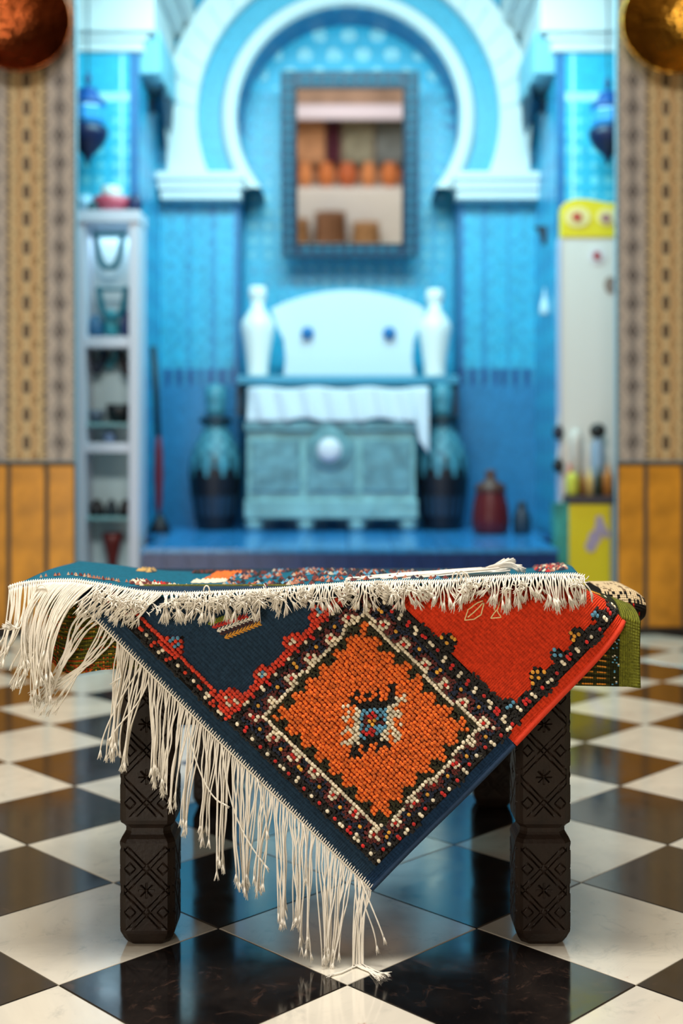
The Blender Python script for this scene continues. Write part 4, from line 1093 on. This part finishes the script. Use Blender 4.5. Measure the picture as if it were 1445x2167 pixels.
# ------------------------------------------------------------------ top rug with its front fringe
HEAD = [(18, 1243), (40, 1236), (75, 1231), (120, 1229), (160, 1229), (218, 1238), (291, 1252), (340, 1256), (388, 1257), (484, 1253), (560, 1249), (620, 1244), (700, 1238), (753, 1234), (850, 1231), (932, 1231), (990, 1226), (1060, 1221), (1126, 1218), (1218, 1217), (1236, 1221)]
HX = [p[0] for p in HEAD]; HYs = [p[1] for p in HEAD]
BACK = [(168, 1187), (210, 1191), (260, 1197), (300, 1203), (360, 1208), (460, 1211), (560, 1210), (668, 1205), (780, 1207), (900, 1208), (1000, 1208), (1100, 1204), (1150, 1200), (1203, 1195)]
BXs = [p[0] for p in BACK]; BYs = [p[1] for p in BACK]
YT0, YT1 = 1.868, 2.34
def toppt(s, t, h=0):
    hx = 18+s*(1236-18); hy = float(np.interp(hx, HX, HYs)); a = P(hx, hy, YT0+.0*math.sin(s*9))
    bx = 168+s*(1203-168); by = float(np.interp(bx, BXs, BYs)); b = P(bx, by, YT1)
    p = a.lerp(b, t); p.z += .0045*math.sin(t*math.pi)*math.sin(s*11+t*3)+h; return p
tr = empty('top_rug', tuple(toppt(.5, .3)), 'teal blue rug with short white fringe lying flat on top of the pile', 'rug')
TT = Vector(tr.location)
def tcol(i, j):
    k = .85+.3*rng.random(); s, t = (i+.5)/240, (j+.5)/60
    c = TEAL
    return tuple(q*k for q in c)
me = grid_mesh('woven_ground', 240, 60, lambda i, j: tuple(toppt(i/240, j/60)-TT), tcol, uvfn=lambda i, j: (i*.0037, j*.008))
o = link('woven_ground', me, M_kilim, tr, smooth=True); sl = o.modifiers.new('s', 'SOLIDIFY'); sl.thickness = .005; sl.offset = -1
# pile motifs on the top rug
g = MB(tuple(TT))
def tknot(s, t, c, sc_=1):
    p = toppt(s, t, .002); r = .0042*sc_
    k = random.uniform(.8, 1.15); c = tuple(q*k for q in c)
    g.add([(p.x+r*math.cos(a), p.y+r*1.3*math.sin(a), p.z-.001) for a in (0, 1.05, 2.1, 3.14, 4.19, 5.24)]+[(p.x, p.y, p.z+.004)], [(q, (q+1) % 6, 6) for q in range(6)], c)
SAL = rgb(176, 116, 90)
for k in range(120):   # a thin dotted line near the front edge
    s = .035+k*.0028
    if random.random() < .5: tknot(s, .17+.03*math.sin(k*.12)+random.uniform(-.02, .02), random.choice((SAL, SAL, MAROON, rgb(200, 170, 140), MAROON)), .6)
for (cs_, ct, n_, pal) in ((.205, .30, 26, (WH, MAROON, MAROON, WH)), (.235, .36, 12, (KRED, MAROON)), (.262, .33, 8, (WH,)), (.20, .22, 20, (WH, MAROON, SAL)), (.28, .12, 14, (SAL, WH, YEL))):
    for k in range(n_): tknot(cs_+random.gauss(0, .012), ct+random.gauss(0, .02), random.choice(pal))
for k in range(800):   # patterned band across the middle
    s = random.uniform(.33, .78); t = random.uniform(.12, .97)
    f_ = math.sin(s*95)+math.sin(t*21+s*17)
    if f_ > .3: tknot(s, t, random.choice((SAL, SAL, rgb(190, 180, 160), MAROON, MAROON, rgb(170, 80, 40))) if random.random() < .8 else LBLUE, 1.1)
    elif random.random() < .35: tknot(s, t, random.choice((MAROON, DNAVY, BLACK)), 1.3)
for k in range(90): tknot(random.uniform(.285, .335), random.uniform(.62, .95), ORANGE, 1.5)
for k in range(60): tknot(random.uniform(.27, .33), random.uniform(.55, .63), WH, 1.4)
for k in range(150): tknot(random.uniform(.24, .36), random.uniform(.93, .99), random.choice((MAROON, BLACK)), 1.5)
for k in range(40): tknot(random.uniform(.135, .16), random.uniform(.86, .98), random.choice((rgb(200, 160, 90), rgb(60, 70, 70))), 1.5)
for k in range(120): tknot(random.uniform(.93, .985), random.uniform(.5, .97), random.choice((SAL, WH, DNAVY, KRED, DNAVY)), 1.3)
g.build('pile_knots', M_pile, tr, kind='stuff')
# front fringe
def hy_(x): return float(np.interp(x, HX, HYs))
g = MB(tuple(TT))
g.tube([tuple(P(x, hy_(x), YT0-.002)) for x in range(18, 1238, 6)], .0022, 6)
for k in range(0, 250): 
    x = 20+k*4.88; y = hy_(x); g.tube([tuple(P(x, y+2, YT0-.005)), tuple(P(x+1, y-1, YT0-.003)+Vector((0, 0, .002))), tuple(P(x+2, y-5, YT0+.006))], .0009, 4)
x = 20
while x < 1236:
    y = hy_(x); a = P(x, y, YT0-.003); tuft = 1
    if x < 100:
        kc = int((x-20)/20); end = P((2, 22, 34, 50)[kc % 4]+random.uniform(-7, 7), (1385, 1352, 1425, 1440)[kc % 4]+random.uniform(-30, 22), YT0-.02+random.uniform(-.01, .01)); c1 = P(x+random.uniform(-6, 6), y+45, YT0-.014); c2 = P(x-4+random.uniform(-14, 14), y+110, YT0-.02); dx = 3.0
    elif x < 205:
        kc = int((x-100)/21); end = P((58, 70, 84, 92, 102)[min(kc, 4)]+random.uniform(-7, 7), (1400, 1475, 1440, 1420, 1455)[min(kc, 4)]+random.uniform(-40, 25), YT0-.024+random.uniform(-.01, .01)); c1 = P(x-45, y+26, YT0-.018); c2 = P(min(x-75, 96)+random.uniform(-10, 10), y+100, YT0-.026); dx = 2.6
    elif x < 345:
        end = P(x-42+random.uniform(-12, 12), y+48+random.uniform(-12, 14), YT0-.014); c1 = P(x-8, y+8, YT0-.012); c2 = P(x-26, y+26, YT0-.016); dx = 4.0
    elif x < 560:
        end = P(x+random.uniform(-16, 16), y+random.uniform(12, 44), YT0-.012-random.random()*.008); c1 = P(x, y+4, YT0-.016); c2 = P(x+random.uniform(-10, 10), y+14, YT0-.018); dx = 4.6; tuft = 1.5
    elif x < 980:
        kk = math.sin(x*.075); ln = 28+11*kk+random.uniform(-8, 8)
        end = P(x-8*math.cos(x*.075)+random.uniform(-5, 5), y+ln, YT0-.010-random.random()*.006); c1 = P(x, y+6, YT0-.016); c2 = P(x-4, y+22, YT0-.014); dx = 4.2; tuft = 1.2
    else:
        kk = math.sin(x*.06); ln = 34+12*kk+(x-980)*.05+random.uniform(-8, 8); sl_ = (x-1100)*.10
        end = P(x+sl_+random.uniform(-8, 8), y+ln, YT0-.010-random.random()*.008); c1 = P(x, y+6, YT0-.016); c2 = P(x+sl_*.5, y+22, YT0-.016); dx = 4.0; tuft = 1.3
    wob = random.uniform(.0004, .0016); ph = random.random()*6
    pts = []
    for t in range(12):
        p = bez(a, c1, c2, end, t/11); p.x += wob*math.sin(8*t/11+ph)*min(1, t/3); pts.append(tuple(p))
    strand(g, pts, .00115, tuft); x += dx*random.uniform(.7, 1.3)
# fluffy worn patches of loose fibres
for cx in [random.uniform(200, 330) for _ in range(16)]+[random.uniform(350, 600) for _ in range(34)]+[random.uniform(620, 1230) for _ in range(26)]:
    cy = hy_(cx)+random.uniform(4, 26)+(14 if cx < 340 else 0)
    for k in range(16):
        p = P(cx+random.gauss(0, 6), cy+random.gauss(0, 4), YT0-.016+random.gauss(0, .003)); d = Vector((random.gauss(0, 1), random.gauss(0, .6), random.gauss(-.5, .8))).normalized()
        g.tube([tuple(p), tuple(p+d*.005+Vector((.001, 0, 0))), tuple(p+d*.009)], .0011, 3, None, [.6, 1, .4])
# curled loops
for cx, cy, r_ in ((437, 1247, 9), (966, 1222, 13), (976, 1222, 14), (984, 1224, 12), (88, 1262, 22), (602, 1252, 10)):
    g.tube([tuple(P(cx+r_*math.cos(a)*.7, cy-r_*math.sin(a)*1.3+4, YT0-.012)) for a in [-.4+k*.36 for k in range(11)]], .00115, 5)
g.build('front_fringe', M_white_thread, tr, smooth=True, kind='stuff')
# rear fringe turned forward: a flat white band of strands lying on the rug with an upstanding tuft
g = MB(tuple(TT))
for k in range(150):
    q = random.random(); x0_ = 745+q*40+random.uniform(-20, 20); s0 = (x0_-18)/1218
    pa = P(random.uniform(730, 860), 1229+random.uniform(-6, 4), 1.93+random.uniform(0, .05)); pb = P(random.uniform(1000, 1080), 1209+random.uniform(-7, 7), 2.02+random.uniform(0, .06))
    m1 = pa.lerp(pb, .33)+Vector((0, 0, random.uniform(-.002, .005))); m2 = pa.lerp(pb, .7)+Vector((0, 0, random.uniform(-.002, .004)))
    g.tube([tuple(bez(pa, m1, m2, pb, t/8)) for t in range(9)], .0016, 4)
for k in range(40):
    pa = P(1040+random.uniform(-15, 10), 1206+random.uniform(-4, 5), 2.05); ex = random.choice((1072, 1086, 1104))+random.uniform(-8, 6); ey = 1182+random.uniform(0, 12)+(14 if ex > 1095 else 0)
    pb = P(ex, ey, 2.06); pc_ = P(1105+random.uniform(-12, 8), 1208+random.uniform(-4, 4), 2.05)
    g.tube([tuple(bez(pa, P(1055, 1190, 2.05), pb, pc_ if k % 2 else pb, t/8)) for t in range(9)], .0014, 4)
g.build('turned_fringe', M_white_thread, tr, smooth=True, kind='stuff')

# ------------------------------------------------------------------ rear stall (seen in the mirror)
YRr = -2.95
g = MB((0, -2.7, 0)); g.box(-1.3, 1.3, -2.95, -2.35, 0, 1.25); o = g.build('market_stall', mat('white_stall_cloth', rgb(225, 225, 222), .8, bump=.01, bscale=8), label='long white cloth covered stall reflected in the mirror', cat='stall'); bevel(o, .02)
mter = [mat('terracotta_a', rgb(206, 120, 62), .5), mat('terracotta_b', rgb(190, 98, 52), .5), mat('terracotta_c', rgb(216, 140, 84), .5)]
for k in range(9):
    for rr_ in range(2):
        x = -1.12+k*.28+rr_*.0; z = 1.25+rr_*.0
        if rr_: continue
        g = MB((x, -2.65, z)); q = .12+.02*math.sin(k*2.1)
        g.lathe(x, -2.65, [(q*.5, z), (q*.8, z+.05), (q, z+.13), (q*.9, z+.22), (q*.6, z+.28), (q*.72, z+.31), (q*.6, z+.31), (q*.2, z+.2)], 20)
        g.build('terracotta_pot', mter[k % 3], smooth=True, label=('orange', 'brick red', 'pale')[k % 3]+' terracotta pot, '+('first', 'second', 'third', 'fourth', 'fifth', 'sixth', 'seventh', 'eighth', 'last')[k]+' of the row on the white stall', cat='pot', group='terracotta pots on the rear stall')
for k, (xa_, xb_, c) in enumerate(((-1.25, -.75, rgb(150, 130, 120)), (-.73, -.3, rgb(200, 150, 110)), (-.28, -.1, rgb(80, 30, 50)), (-.06, .35, rgb(150, 150, 130)), (.38, .8, rgb(120, 130, 130)), (.84, 1.25, rgb(190, 140, 110)))):
    g = MB(((xa_+xb_)/2, YRr+.02, 1.6)); 
    me = grid_mesh('drape', 16, 8, lambda i, j: ((xa_+(xb_-xa_)*i/16)-(xa_+xb_)/2, .012*math.sin(i*1.3), j*.075))
    o = link('hanging_textile', me, mat('textile', c, .9, var=.3, vscale=6), smooth=True, label=('grey brown', 'tan', 'narrow plum', 'pale olive', 'grey green', 'rosy tan')[k]+' textile hanging behind the white stall', cat='textile', group='textiles on the rear wall')
    o.location = ((xa_+xb_)/2, YRr+.03, 1.5); sl = o.modifiers.new('s', 'SOLIDIFY'); sl.thickness = .006
g = MB((0, -2.7, 2.12)); g.box(-1.4, 1.4, -2.98, -2.5, 2.12, 2.3); bevel(g.build('shop_awning', mat('awning_white', rgb(215, 208, 222), .7), label='pale lilac awning above the hanging textiles', cat='awning'), .02)

for k, (x, r_, hh_) in enumerate(((-.68, .2, .86), (-.22, .22, .95), (.24, .19, .82))):
    g = MB((x, -2.05, 0)); g.lathe(x, -2.05, [(r_*.8, 0), (r_*.95, .2), (r_, .5), (r_*.9, hh_), (r_*.97, hh_+.03), (r_*.8, hh_+.03), (r_*.6, hh_-.2)], 28)
    g.build('tall_basket', mat('wicker_'+'abc'[k], (rgb(150, 112, 76), rgb(120, 84, 60), rgb(170, 130, 90))[k], .8, bump=.01, bscale=60, var=.3, vscale=20), smooth=True, label=('tan', 'dark brown', 'light tan')[k]+' tall wicker basket standing before the white stall', cat='basket', group='baskets before the rear stall')
